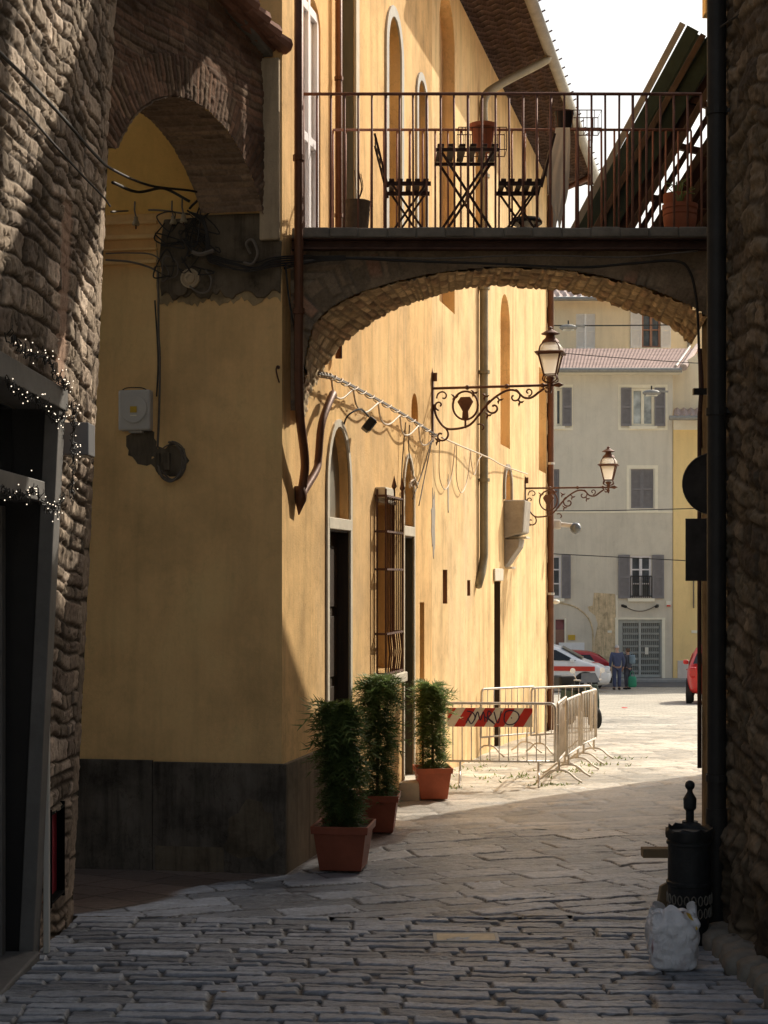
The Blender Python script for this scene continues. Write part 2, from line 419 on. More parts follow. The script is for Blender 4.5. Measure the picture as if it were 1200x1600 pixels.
def lerp3(a, b, t): return np.array(a)*(1-t[...,None])+np.array(b)*t[...,None]

def wall(mb, fn, s0, s1, z0, z1, ops, back=True):
    """Wall face from (s0,z0) to (s1,z1) with rectangular or arched openings: dict(s0,s1,z0,z1,dep,arch)."""
    ss = sorted({s0, s1, *[o['s0'] for o in ops], *[o['s1'] for o in ops]}); zs = sorted({z0, z1, *[o['z0'] for o in ops], *[o['z1'] for o in ops]})
    for a, b in zip(ss, ss[1:]):
        for c, d in zip(zs, zs[1:]):
            ms, mz = (a+b)/2, (c+d)/2
            if any(o['s0'] < ms < o['s1'] and o['z0'] < mz < o['z1'] for o in ops): continue
            mb.quad(fn(a,c,0), fn(b,c,0), fn(b,d,0), fn(a,d,0))
    for o in ops:
        a, b, c, d, dep, ar = o['s0'], o['s1'], o['z0'], o['z1'], o.get('dep',.12), o.get('arch',0)
        zt = d-ar
        if ar:
            N = 12; arc = []
            for i in range(N+1):
                t = math.pi*(1-i/N); arc.append(((a+b)/2+(b-a)/2*math.cos(t), zt+ar*math.sin(t)))
            h = N//2
            mb.poly([fn(a,d,0)]+[fn(*q,0) for q in arc[:h+1]]); mb.poly([fn(b,d,0)]+[fn(*q,0) for q in reversed(arc[h:])])
            for q, w in zip(arc, arc[1:]): mb.quad(fn(*q,0), fn(*w,0), fn(*w,-dep), fn(*q,-dep))
        else: mb.quad(fn(a,d,0), fn(b,d,0), fn(b,d,-dep), fn(a,d,-dep))
        mb.quad(fn(a,c,0), fn(a,zt,0), fn(a,zt,-dep), fn(a,c,-dep)); mb.quad(fn(b,c,0), fn(b,zt,0), fn(b,zt,-dep), fn(b,c,-dep))
        mb.quad(fn(a,c,0), fn(b,c,0), fn(b,c,-dep), fn(a,c,-dep))
        if o.get('fill'): mb.quad(fn(a,c,-dep), fn(b,c,-dep), fn(b,d,-dep), fn(a,d,-dep))
def wbox(mb, fn, s0, s1, z0, z1, d0, d1):
    return mb.prism([fn(s0,z0,d0), fn(s1,z0,d0), fn(s1,z1,d0), fn(s0,z1,d0)], fn(0,0,d1)-fn(0,0,d0))
M['kerbdark'] = mat('kerb_dark_stone', (.26,.235,.20), .35, 9, .85, 0, .6)
M['doorgrey2'] = mat('grey_brown_door', (.12,.095,.06), .2, 7, .7, 0, .2, .25, (6,6,.6))
SUN_AZ, SUN_EL, SUN_E, SKY_S = 44, 38.5, 5.0, .15
M['leafp'] = mat('dry_leaf', (.30,.19,.09), .3, 20, .8, 0, .1)
M['surroundgrey'] = mat('grey_stone_surround', (.50,.47,.41), .2, 6, .85, 0, .3)
M['plaster_bounce'] = plaster('bounce_lit_plaster', (.93,.56,.165), .05, .12, (.7,.46,.2), .3)  # brighter ochre with bounced sunlight painted into the colour
M['wornplaster'] = plaster('worn_plaster', (.46,.34,.19), .15, .5, (.2,.16,.11), .8, 3.0)
# ================================================================= SETTING
def make_ground():
    ys = list(np.arange(-12, 70, .5))+[80,100,140,200,300,400]; xs = [-300,-150,-80,-40,-20,-10,-6,-4,-3,-2,-1,0,1,2,3,4,6,9,14,20,30,50,80,150,300]
    mb = MB()
    for y in ys:
        for x in xs: mb.v.append(V((x, y, g(y)-.06*(1-sstep(np.array(y*1.0), 31, 34))-.002))); mb.c.append((1,1,1))
    n = len(xs)
    mb.f = [(i*n+j, i*n+j+1, (i+1)*n+j+1, (i+1)*n+j) for i in range(len(ys)-1) for j in range(n-1)]
    setp(mb.build('ground', M['ground'], smooth=True), kind='structure')
make_ground()
def near_paving(nm, ya, yb, res):
    x = np.arange(-2.25, 2.42, res); y = np.arange(ya, yb, res); U, W = np.meshgrid(x, y, indexing='ij')
    near = 1-sstep(W, 8.9, 9.6)
    d1, a1, b1, c1, fu, fv = courses(U+.03*W, W+.05*U+.05*np.sin(U*1.3), .128, .35, .36, .5, .030, 3)
    ca, sa = math.cos(.38), math.sin(.38)
    d2, a2, b2, c2, fu2, fv2 = courses(U*ca+W*sa, W*ca-U*sa, .26, .35, .5, .5, .07, 8)
    ca, sa = math.cos(-.62), math.sin(-.62)
    d3, a3, b3, c3, fu3, fv3 = courses(U*ca+W*sa, W*ca-U*sa, .33, .1, .42, .1, .006, 12)
    edge = -.73-.62*(11-W)-.10*np.sin(W*5)+.05*(fbm(U*4, W*4)-.5)
    red = ((U < edge) & (W > 9.32)).astype(float)*sstep(edge-U, 0, .10)
    pick = (near > 2) | (yb < 10)
    d = np.where(pick, d1, d2); a = np.where(pick, a1, a2); b = np.where(pick, b1, b2); c = np.where(pick, c1, c2); f_u = np.where(pick, fu, fu2); f_v = np.where(pick, fv, fv2)
    d = np.where(red > .5, d3, d); a = np.where(red > .5, a3, a); b = np.where(red > .5, .5, b); c = np.where(red > .5, .5, c)
    gw = np.where(pick, .006+.022*vn(U*3+5, W*5)**1.6, .004+.016*vn(U*3+5, W*5)**2); gw = np.where(red > .5, .006, gw)
    prof = sstep(d, gw*.45, gw*.9+.002)
    deep = np.where(pick, .017, .009)*(1-.55*red)
    rough = (fbm(U*7, W*26, 5)-.5)*.014+(fbm(U*30, W*90, 3)-.5)*.007
    tilt = ((b-.5)*(f_v-.5)*.016+(c-.5)*(f_u-.5)*.012+(a-.5)*.010)
    h = -deep*(1-prof)+prof*(tilt*(1-.8*red)+rough*(1-.6*red))+(fbm(U*.9, W*.9, 2)-.5)*.02
    Z = np.interp(W, GX, GZ)+h
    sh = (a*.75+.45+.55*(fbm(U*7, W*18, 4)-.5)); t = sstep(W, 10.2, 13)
    base = lerp3((.46,.485,.535), (.56,.52,.465), t)  # change from shade to sun along the street painted into the stone colour
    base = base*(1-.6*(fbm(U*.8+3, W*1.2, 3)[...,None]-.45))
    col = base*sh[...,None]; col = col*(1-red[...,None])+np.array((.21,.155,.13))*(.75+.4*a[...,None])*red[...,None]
    slab = sstep(U, .74, .77)*(1-sstep(U, 1.22, 1.25))*sstep(W, 6.55, 6.58)*(1-sstep(W, 6.70, 6.73))
    h = h*(1-.8*slab); Z = np.interp(W, GX, GZ)+h; col = col*(1-slab[...,None])+np.array((.66,.64,.62))*(.85+.3*fbm(U*9, W*14, 3))[...,None]*slab[...,None]
    mort = np.array((.045,.040,.036)); pm = sstep(d, .004, gw+.006)
    pm = np.maximum(np.maximum(pm, red*.35), slab)
    col = mort*(1-pm[...,None])+col*pm[...,None]
    xyz = np.stack([U, W, Z], -1)
    keep = (U > -1.85) | (W > 9.26)
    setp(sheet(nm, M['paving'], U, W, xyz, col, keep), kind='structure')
def far_paving():
    x = np.arange(-.9, 7.6, .034); y = np.arange(13.0, 34, .034); U, W = np.meshgrid(x, y, indexing='ij')
    ca, sa = math.cos(.30), math.sin(.30)
    d, a, b, c, fu, fv = courses(U*ca+W*sa, W*ca-U*sa, .30, .4, .55, .5, .08, 21)
    gw = .008+.03*vn(U*2, W*3)**2; prof = sstep(d, 0, gw+.02)
    h = -.010*(1-prof)+prof*((b-.5)*(fv-.5)*.022+(a-.5)*.008+(fbm(U*5, W*12, 4)-.5)*.024)
    Z = np.interp(W, GX, GZ)+h
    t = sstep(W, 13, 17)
    base = lerp3((.56,.52,.465), (.62,.56,.46), t)  # sunlit warmth of the far paving painted into the colour
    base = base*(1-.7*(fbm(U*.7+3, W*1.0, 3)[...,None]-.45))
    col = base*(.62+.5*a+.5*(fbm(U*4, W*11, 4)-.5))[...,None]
    pm = sstep(d, .0, gw+.015)*.7+.3
    col = np.array((.09,.075,.06))*(1-pm[...,None])+col*pm[...,None]
    keep = ((U < .34*(W-11)+2.6) & (U > .2327*(W-11)-.85)) | (W > 26)
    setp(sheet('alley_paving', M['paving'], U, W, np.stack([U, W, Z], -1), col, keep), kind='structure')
near_paving('street_paving', 5.9, 9.268, .0088); near_paving('street_paving', 9.26, 13.02, .0125); far_paving()
mb = MB()
for (y0, y1, dz) in ((61.6, 65.0, .008),):
    mb.quad((-60,y0,g(y0)+dz), (90,y0,g(y0)+dz), (90,y1,g(y1)+dz), (-60,y1,g(y1)+dz))
setp(mb.build('road', M['asphalt']), kind='structure')
setp(MB().box((15, 66.5, -4.5+.05), (150, 3.0, .14)).build('pavement', M['kerb'], bevel=.02), kind='structure')

# ================================================================= LEFT RUBBLE BUILDING
def XL(z): return -1.763+.047*z
def stone_colors(a, b, d, U, W, gap, pal, mortar):
    p = np.array(pal); i = np.clip((a*len(p)).astype(int), 0, len(p)-1)
    col = p[i]*(.72+.55*b)[...,None]*(.75+.5*fbm(U*14, W*22, 3))[...,None]
    m = sstep(d, gap*.35, gap*1.2)[...,None]
    return np.array(mortar)*(1-m)+col*m
left = thing('rubble_stone_building', 'tall rough rubble stone building on the left holding the shop entrance', 'building', (-1.85, 7, g(7)))
def left_wall():
    y = np.arange(6.3, 9.262, .0095); z = np.arange(-2.25, 4.2, .0095); U, W = np.meshgrid(y, z, indexing='ij')
    d, a, b, c, fu, fv = courses(U, W+.03*np.sin(U*2.2)+.07*(fbm(U*2.6, W*.7, 2)-.5)*2, .102, .45, .22, .6, .026, 31)
    quo = sstep(U, 9.05, 9.10)
    d2, a2, b2, c2, _, _ = courses(U*0+9.2, W, .30, .35, 9, .1, .02, 33); d2 = np.minimum(d2, np.abs(U-9.08))
    d = np.where(quo > .5, d2, d); a = np.where(quo > .5, .15+.2*a2, a); b = np.where(quo > .5, .6+.4*b2, b)
    gap = .007+.014*vn(U*4, W*5)
    bod = sstep(d, gap*.5, gap+.003)
    h = bod*(.012+.011*a*(1-.7*quo))+(fbm(U*9, W*13, 5)-.5)*.018*bod+(fbm(U*34, W*40, 4)-.5)*.013-.020*(1-sstep(np.abs(fbm(U*6+9, W*8, 3)-.5), 0, .022))*bod
    h = h+((c-.5)*(fv-.5)*.014+(b-.5)*(fu-.5)*.020)*bod*(1-.8*quo)
    jamb = (np.abs(U-8.16) < .05) & (W < 1.02); h = np.where(jamb, -.02, h)
    # flat lime-plastered strip beside the shop door
    strip = sstep(U, 8.10, 8.13)*(1-sstep(U, 8.33, 8.37))*(W < 2.0)*(W > -.7); h = h*(1-.75*strip)
    pal = [(.46,.355,.265),(.34,.26,.19),(.26,.20,.145),(.55,.43,.33),(.29,.22,.165),(.40,.31,.23)]
    col = stone_colors(a, b, d, U, W, gap, pal, (.10,.075,.055)); col = col*(.65+.7*fbm(U*4, W*3, 4))[...,None]; col = col*(1-strip[...,None]*.8)+np.array((.46,.29,.20))*strip[...,None]*.8
    X = XL(W)+h-.03
    keep = ~((U < 8.10) & (W < .99)) & ~((U > 8.47) & (U < 8.80) & (W > -1.80) & (W < -1.32))
    sheet('rubble_wall', M['rubble'], U, W, np.stack([X, U, W], -1), col, keep, left)
left_wall()
mb = MB()
mb.quad((XL(-2.3)-.02,9.258,-2.3), (-6,9.258,-2.3), (-6,9.258,4.7), (XL(4.7)-.02,9.258,4.7)); mb.quad((XL(4.7),5.6,4.69), (XL(4.7),9.26,4.69), (-6,9.26,4.69), (-6,5.6,4.69))
mb.quad((-1.75,5.6,4.69),(-6,5.6,4.69),(-6,5.6,-2.3),(-1.9,5.6,-2.3))
mb.box((-3.9, 7.43, 6.5), (4.4, 3.64, 3.6)); mb.box((-3.95, 4.3, 3.0), (4.3, 2.58, 10.8)); mb.build('side_wall', M['darkmas'], left)
mb = MB(); mb.box((-1.885, 8.63, -1.56), (.02, .40, .56)); mb.build('red_niche_back', M['nichered'], left)
mb = MB()
for (yy, zz, sy, sz) in ((8.465,-1.56,.014,.54),(8.805,-1.56,.014,.54),(8.635,-1.805,.34,.014),(8.635,-1.315,.34,.014)): mb.box((-1.915, yy, zz), (.17, sy, sz))
mb.build('niche_lining', M['rubble'], left, col=False)
# shop entrance
def xl(z): return XL(z)
df = MB()
df.prism([(xl(-2.05)-.04,7.96,-2.08),(xl(-2.05)+.035,7.96,-2.08),(xl(.98)+.035,7.96,.87),(xl(.98)-.04,7.96,.87)], (0,.15,0))
MB().prism([(xl(-2.05)-.30,7.98,-2.08),(xl(-2.05)-.041,7.98,-2.08),(xl(.98)-.041,7.98,.87),(xl(.98)-.30,7.98,.87)], (0,.10,0)).build('door_return', M['darkpanel'], left)
dfo = df.build('door_jamb', M['doorframe'], left, bevel=.006)
mb = MB(); mb.box((xl(.93)-.07, 6.95, .925), (.24, 2.34, .115)); mb.build('lintel', M['doorframe'], left, bevel=.006)
mb = MB(); mb.box((xl(.43)-.09, 6.87, .435), (.17, 2.16, .105)); mb.build('transom', M['doorframe'], left, bevel=.006)
mb = MB(); mb.box((xl(.6)-.20, 6.87, .68), (.02, 2.16, .38)); mb.build('transom_window', M['darkglass'], left)
mb = MB(); mb.box((xl(-.9)-.2, 7.27, -.86), (.03, 1.36, 2.44)); mb.build('door_panel', M['darkpanel'], left)
mb = MB(); mb.box((xl(-.9)-.17, 6.55, -.86), (.05, .10, 2.44)); mb.box((xl(-.9)-.17, 7.88, -.86), (.05, .08, 2.44)); mb.build('door_stile', M['doorframe'], left, bevel=.005)
mb = MB(); mb.box((xl(-.9)+.015, 8.155, -1.0), (.03, .035, 2.0)); mb.build('cover_strip', M['plasticgrey'], left, bevel=.004)
mb = MB(); mb.box((-1.93, 6.9, -2.02), (.30, 2.1, .16)); mb.build('doorstep', M['doorframe'], left, bevel=.012)
# wall lamp
wl = thing('wall_lamp', 'square grey metal wall light fixed to the sunlit edge of the rubble wall', 'wall lamp', (-1.70, 8.36, .74))
mb = MB(); mb.box((-1.665, 8.36, .74), (.15, .19, .175)); mb.build('housing', M['lampbox'], wl, bevel=.006)
mb = MB(); mb.box((-1.75, 8.36, .74), (.04, .12, .12)); mb.build('mounting_plate', M['blackplastic'], wl)
mb = MB(); mb.box((-1.665, 8.36, .650), (.11, .15, .008)); mb.build('diffuser', M['lantern_glass'], wl)
# fairy lights
bulb_mesh = None
def fairy(pts, label, n):
    global bulb_mesh
    t = thing('fairy_lights', label, 'fairy lights', pts[0], 'strings of fairy lights on the shop entrance')
    path = bez(pts, 16)
    w1 = [p+V((rnd.uniform(-.012,.012), rnd.uniform(-.02,.02), rnd.uniform(-.022,.022))) for p in path]; w2 = [p+V((rnd.uniform(0,.025), rnd.uniform(-.025,.025), rnd.uniform(-.03,.03))) for p in path]
    mb = MB(); mb.tube(w1, .0032, 5); mb.tube(w2, .0028, 5)
    for p in path[::2]:
        q = p+V((.02, rnd.uniform(-.06,.06), rnd.uniform(-.06,.05))); mb.tube([p, p.lerp(q,.5)+V((.012,0,.006)), q], .0022, 4)
    mb.build('wire', M['cable'], t)
    for i in range(n):
        p = path[int(rnd.random()*(len(path)-1))]+V((.012+rnd.uniform(0,.03), rnd.uniform(-.05,.05), rnd.gauss(0,.030)))
        if bulb_mesh is None:
            o = MB().ball((0,0,0), .0027, 8, 6).build('bulb', M['bulb'], None, smooth=True); bulb_mesh = o.data
        else:
            o = bpy.data.objects.new('bulb', bulb_mesh); COL.objects.link(o)
        o.parent = t; o.location = p-BASE[t.name]
xz = lambda z: xl(z)+.055
fairy([(xz(1.05), 6.75, 1.06), (xz(1.05), 7.1, 1.03), (xz(1.02), 7.5, 1.06), (xz(1.02), 7.85, 1.0), (xz(1), 8.02, .99)], 'fairy lights lying along the top of the grey shop lintel', 30)
fairy([(xz(.8), 6.75, .86), (xz(.8), 7.1, .83), (xz(.8), 7.45, .84), (xz(.8), 7.75, .79), (xz(.85), 8.02, .85)], 'fairy lights hanging under the grey shop lintel', 30)
fairy([(xz(.5), 6.75, .38), (xz(.5), 7.1, .37), (xz(.4), 7.4, .41), (xz(.35), 7.75, .33), (xz(.4), 8.05, .40)], 'fairy lights wound round the lower transom of the shop door', 30)
fairy([(xz(.5)+.02, 8.16, .42), (xz(.6)+.02, 8.17, .6), (xz(.7)+.02, 8.15, .78), (xz(.9)+.02, 8.13, .92)], 'short upright fairy light strand on the jamb beside the grey wall lamp', 16)

# ================================================================= RIGHT RUBBLE WALL
XR = 1.935
right = thing('rubble_stone_wall', 'dark rough stone wall rising at the right edge of the street', 'wall', (XR, 7, g(7)))
def right_wall():
    y = np.arange(6.4, 8.66, .0105); z = np.arange(-2.2, 4.0, .0105); U, W = np.meshgrid(y, z, indexing='ij')
    d, a, b, c, fu, fv = courses(U, W+.04*np.sin(U*2.7)+.08*(fbm(U*2.6+7, W*.7, 2)-.5)*2, .14, .5, .34, .6, .055, 41)
    gap = .012+.016*vn(U*4, W*5); bod = sstep(d, 0, gap+.014)
    low = 1-sstep(W, -1.55, -1.3)
    h = bod*(.006+.014*a)+(fbm(U*6, W*10, 5)-.5)*.055+(fbm(U*30, W*34, 4)-.5)*.024-.020*(1-sstep(np.abs(fbm(U*7+9, W*8, 3)-.5), 0, .03))+((b-.5)*(fu-.5)*.022)*bod
    h = h+low*.06*sstep(fbm(U*5, W*5, 2), .35, .6)
    pal = [(.20,.153,.105),(.165,.125,.09),(.24,.185,.13),(.14,.108,.08),(.21,.165,.115)]
    col = stone_colors(a, b, d, U, W, gap, pal, (.10,.076,.052)); col = col*(.7+.6*fbm(U*5, W*4, 4))[...,None]*(1-low*.35)[...,None]
    sheet('rubble_face', M['rubble'], U, W, np.stack([XR-h, U, W], -1), col, None, right)
right_wall()
mb = MB(); mb.box((XR+.33, 6.12, 3.2), (.64, 5.04, 10.9)); mb.build('wall_body', M['darkmas'], right)
pp = thing('drain_pipe', 'thick black drainpipe running full height at the corner of the right stone wall', 'drainpipe', (1.862, 8.6, g(8.6)))
mb = MB(); mb.tube([(1.862,8.6,-2.0),(1.862,8.6,0),(1.862,8.6,4.4)], .053, 14); mb.build('pipe', M['blackpipe'], pp, smooth=True, auto=40)
for z in (-1.13, .92, 2.6):
    mb = MB(); mb.tube([(1.862,8.6,z-.02),(1.862,8.6,z+.02)], .062, 14); mb.bar((1.862,8.6,z),(1.985,8.55,z), .02); mb.build('bracket', M['blackpipe'], pp)
mb = MB(); mb.tube([(1.862,8.6,-1.98),(1.862,8.6,-1.3)], .060, 14); mb.build('pipe_foot', M['blackpipe'], pp, smooth=True, auto=40)
# small dark floodlight box high on the right wall
fl = thing('wall_fixture', 'small dark fixture high on the right stone wall', 'fixture', (1.86, 8.3, 3.16))
mb = MB(); mb.box((1.875, 8.2, 3.15), (.09, .07, .06)); mb.bar((1.93,8.2,3.02),(1.85,8.45,3.02), .012); mb.build('body', M['blackplastic'], fl, bevel=.006)
mb = MB(); mb.bar((1.9,8.2,3.18),(1.9,8.2,3.3), .02); mb.build('bracket', M['blackplastic'], fl)
# kerb stones
for i in range(11):
    yy = 6.55+i*.19; r2 = random.Random(i*5+2)
    c = V((1.83+r2.uniform(-.02,.02), yy, g(yy)+.015)); mb = MB()
    mb.ball((0,0,0), 1, 12, 8)
    mb.v = [V((math.copysign(abs(p.x)**.55,p.x)*.115, math.copysign(abs(p.y)**.55,p.y)*.097*r2.uniform(.93,1.05), math.copysign(abs(p.z)**.6,p.z)*.085))*(1+.10*math.sin(7*p.x+i)*math.cos(5*p.z+2*p.y+i))+c for p in mb.v]
    mb.v = [p+V((r2.uniform(-.006,.006),)*3) for p in mb.v]
    setp(mb.build('kerb_stone', M['grey_stone'] if 0 else M['kerbdark'] if 'kerbdark' in M else M['slab'], None, smooth=True, loc=c-V((0,0,.015))), 'rounded dark kerb stone in the row at the foot of the right wall', 'kerb stone', 'kerb stones along the right wall')

# ================================================================= YELLOW CORNER HOUSE
house = thing('corner_house', 'ochre plastered corner house in shade with dark dado, nearest of the yellow buildings', 'building', (-.73, 11, g(11)))
HT = 7.2; S1 = 5.47
d1 = (1.244, 1.918); d2 = (4.04, 4.49)
ops = [dict(s0=d1[0], s1=d1[1], z0=-2.25, z1=.375, dep=.10), dict(s0=d1[0]+.02, s1=d1[1]-.02, z0=.472, z1=1.22, dep=.09, arch=.52),
       dict(s0=d2[0], s1=d2[1], z0=-2.0, z1=.39, dep=.12), dict(s0=d2[0]+.01, s1=d2[1]-.01, z0=.492, z1=1.17, dep=.12, arch=.42),
       dict(s0=2.92, s1=3.48, z0=-.86, z1=.66, dep=.22), dict(s0=4.42, s1=4.74, z0=1.56, z1=1.84, dep=.10, arch=.2, fill=1),
       dict(s0=.47, s1=1.03, z0=2.56, z1=4.45, dep=.06, arch=.2), dict(s0=1.60, s1=2.09, z0=2.56, z1=5.3, dep=.10),
       dict(s0=3.35, s1=3.90, z0=2.65, z1=5.28, dep=.16, arch=.34), dict(s0=4.70, s1=5.10, z0=2.9, z1=5.08, dep=.14, arch=.2),
       dict(s0=4.83, s1=5.06, z0=-2.05, z1=-.27, dep=.09, fill=1)]
mb = MB(); wall(mb, A, 0, S1, -2.7, HT, ops); mb.build('alley_wall', M['plaster_alley'], house)
mb = MB(); wall(mb, FR, 0, 5, -2.7, HT, []); mb.build('street_wall', M['plaster_front'], house)
mb = MB(); mb.quad(A(0,HT,0), A(S1,HT,0), A(S1,HT,-6), FR(5,HT,0)); mb.build('roof', M['rooftile'], house)
mb = MB(); wbox(mb, FR, .16, 3.2, 2.63, HT-.01, -.002, .003); mb.build('bounce_glow_panel', M['plaster_bounce'], house)  # glow of bounced sun behind the side arch, painted as a brighter panel
# dado
zd = -1.345
mb = MB(); wbox(mb, FR, -.032, .95, -2.6, zd, -.01, .030); wbox(mb, FR, .953, 2.9, -2.6, zd+.01, -.01, .030); mb.build('dado', M['dado'], house, bevel=.006)
mb = MB(); wbox(mb, FR, .42, .93, -2.2, -1.95, .0, .0335); mb.build('dado_patch', M['darkmas'], house)
mb = MB(); wbox(mb, A, .003, d1[0]-.07, -2.6, zd-.004, -.01, .028); mb.build('alley_dado', M['dado_lit'], house, bevel=.006)
# crumbled damp patch low on the dado
def blob(fn, cs, cz, rs, rz, seed, d0, d1_, n=26, jag=.22):
    r = random.Random(seed); pts = []
    for i in range(n):
        t = 2*math.pi*i/n; k = 1+r.uniform(-jag, jag)
        pts.append(fn(cs+rs*k*math.cos(t), cz+rz*k*math.sin(t), d0))
    return MB().prism(pts, fn(0,0,d1_)-fn(0,0,d0))
blob(FR, .22, -1.83, .20, .20, 4, .0, .0325).build('dado_stain', M['blackiron'] if 0 else M['darkmas'], house)
# doors
def door(s0, s1, zt, zb, wood, dep, arch0, arch1, ah, name_g, trimw):
    mb = MB(); wbox(mb, A, s0-.001, s1+.001, zb, zt+.001, -dep-.04, -dep+.004)
    d = mb.build('door', wood, house)
    mb = MB()
    for k in range(4):
        a = zb+.15+(zt-zb-.2)*k/4; wbox(mb, A, s0+.06, s1-.06, a, a+(zt-zb-.2)/4-.08, -dep+.006, -dep+.016)
    mb.build('door_panel', wood, d, bevel=.004)
    mb = MB(); wbox(mb, A, s0+.003, s0+.012, zb, zt-.002, -dep, -.002); wbox(mb, A, s1-.012, s1-.003, zb, zt-.002, -dep, -.002); wbox(mb, A, s0+.012, s1-.012, zt-.014, zt-.002, -dep, -.002); mb.build('door_reveal', wood, d)
    mb = MB(); wbox(mb, A, s0+.0, s1-.0, arch0-.004, arch1, -.085, -.075); f = mb.build('fanlight', M['greyglass'], house)
    mb = MB(); wbox(mb, A, s0-.02, s1+.02, zt+.002, arch0-.002, -.09, .020); mb.build('transom', M['stone_trim'], house, bevel=.006)
    # stone surround
    mb = MB(); N = 14; c = (s0+s1)/2; hw = (s1-s0)/2; zs = arch1-ah
    pin = [(s0-.001, zb)]+[(c-hw*math.cos(math.pi*i/N), zs+ah*math.sin(math.pi*i/N)) for i in range(N+1)]+[(s1+.001, zb)]
    pou = [(s0-trimw, zb)]+[(c-(hw+trimw)*math.cos(math.pi*i/N), zs+(ah+trimw)*math.sin(math.pi*i/N)) for i in range(N+1)]+[(s1+trimw, zb)]
    for i in range(len(pin)-1):
        mb.prism([A(*pin[i],.002), A(*pin[i+1],.002), A(*pou[i+1],.002), A(*pou[i],.002)], NA*.016)
    mb.build('door_surround', M['stone_trim'], house)
door(d1[0], d1[1], .375, -2.14, M['doorwood'], .10, .472, 1.22, .52, '', .06)
door(d2[0], d2[1], .39, -1.98, M['doorgrey2'] if 'doorgrey2' in M else M['doorwood'], .12, .492, 1.17, .42, '', .04)
mb = MB(); wbox(mb, A, 3.86, 4.66, -2.4, -1.985, -.1, .20); mb.build('doorstep', M['stone_trim'], house, bevel=.012)
# barred window
mb = MB(); wbox(mb, A, 2.91, 3.49, -.87, .67, -.26, -.21); mb.build('window_pane', M['darkpanel'], house)
gr = MB()
for s in (2.86, 3.54):
    for d in (.02, .10):
        gr.bar(A(s,-.9,d), A(s,.78,d), .018)
for z in (-.88, -.52, .06, .40, .72):
    gr.bar(A(2.86,z,.10), A(3.54,z,.10), .026, .018); gr.bar(A(2.86,z,0), A(2.86,z,.10), .02); gr.bar(A(3.54,z,0), A(3.54,z,.10), .02)
for i in range(1, 8): s = 2.86+.68*i/8; gr.tube([A(s,-.88,.10), A(s,-.70,.118), A(s,-.52,.10), A(s,.72,.10)], .008, 6)
for s in (3.20, 3.54): gr.tube([A(s,.72,.10), A(s,.80,.10), A(s,.82,.10), A(s,.92,.10)], [.012,.012,.028,.001], 6)
gr.build('window_grille', M['iron'], house)
mb = MB(); wbox(mb, A, 2.80, 3.60, -.99, -.90, -.02, .14); mb.build('window_sill', M['stone_trim'], house, bevel=.008)
mb = MB(); wbox(mb, A, 2.86, 3.20, .70, .80, .0, .10); wbox(mb, A, 2.88, 3.56, .665, .70, .0, .05); mb.build('window_head', M['stone_trim'], house, bevel=.01)
mb = MB(); wbox(mb, A, 4.834, 5.056, -2.0, -.274, -.088, -.070); mb.build('meter_door', M['copper'], house)
# openings above the balcony
mb = MB(); wbox(mb, A, .47, 1.03, 2.56, 4.45, -.06, -.045); mb.build('glazed_door', M['shutterpale'], house)
mb = MB()
for (a, b) in ((.47,.53),(.72,.78),(.97,1.03)): wbox(mb, A, a, b, 2.56, 4.45, -.045, -.01)
for z in (2.57, 3.3, 4.3): wbox(mb, A, .53, .97, z, z+.07, -.045, -.012)
mb.build('glazed_door_frame', M['whiteframe'], house, bevel=.004)
mb = MB(); wbox(mb, A, 1.60, 2.09, 2.56, 5.3, -.13, -.095); wbox(mb, A, 1.604, 1.614, 2.57, 5.29, -.095, -.002); wbox(mb, A, 2.076, 2.086, 2.57, 5.29, -.095, -.002); mb.build('balcony_door', M['doorgrey'], house)
mb = MB(); wbox(mb, A, 3.35, 3.90, 2.65, 5.28, -.20, -.155); mb.build('upper_window', M['doorgrey'], house)
mb = MB(); wbox(mb, A, 4.70, 5.10, 2.9, 5.08, -.18, -.135); mb.build('narrow_upper_window', M['doorgrey'], house)
def arch_trim(mb, s0, s1, zb, zt, ah, w, d=.018):
    N = 12; c = (s0+s1)/2; hw = (s1-s0)/2; zs = zt-ah
    pin = [(s0, zb)]+[(c-hw*math.cos(math.pi*i/N), zs+ah*math.sin(math.pi*i/N)) for i in range(N+1)]+[(s1, zb)]
    pou = [(s0-w, zb)]+[(c-(hw+w)*math.cos(math.pi*i/N), zs+(ah+w)*math.sin(math.pi*i/N)) for i in range(N+1)]+[(s1+w, zb)]
    for i in range(len(pin)-1): mb.prism([A(*pin[i],.002), A(*pin[i+1],.002), A(*pou[i+1],.002), A(*pou[i],.002)], NA*d)
mb = MB(); arch_trim(mb, 3.35, 3.90, 2.65, 5.28, .34, .10); arch_trim(mb, 4.70, 5.10, 2.9, 5.08, .2, .08)
mb.build('window_surround', M['surroundgrey'], house)
mb = MB(); wbox(mb, A, 2.09, 2.20, 2.56, 5.4, .002, .022); wbox(mb, A, 1.5, 1.6, 2.56, 5.4, .002, .018); mb.build('door_surround', M['stone_trim'], house)
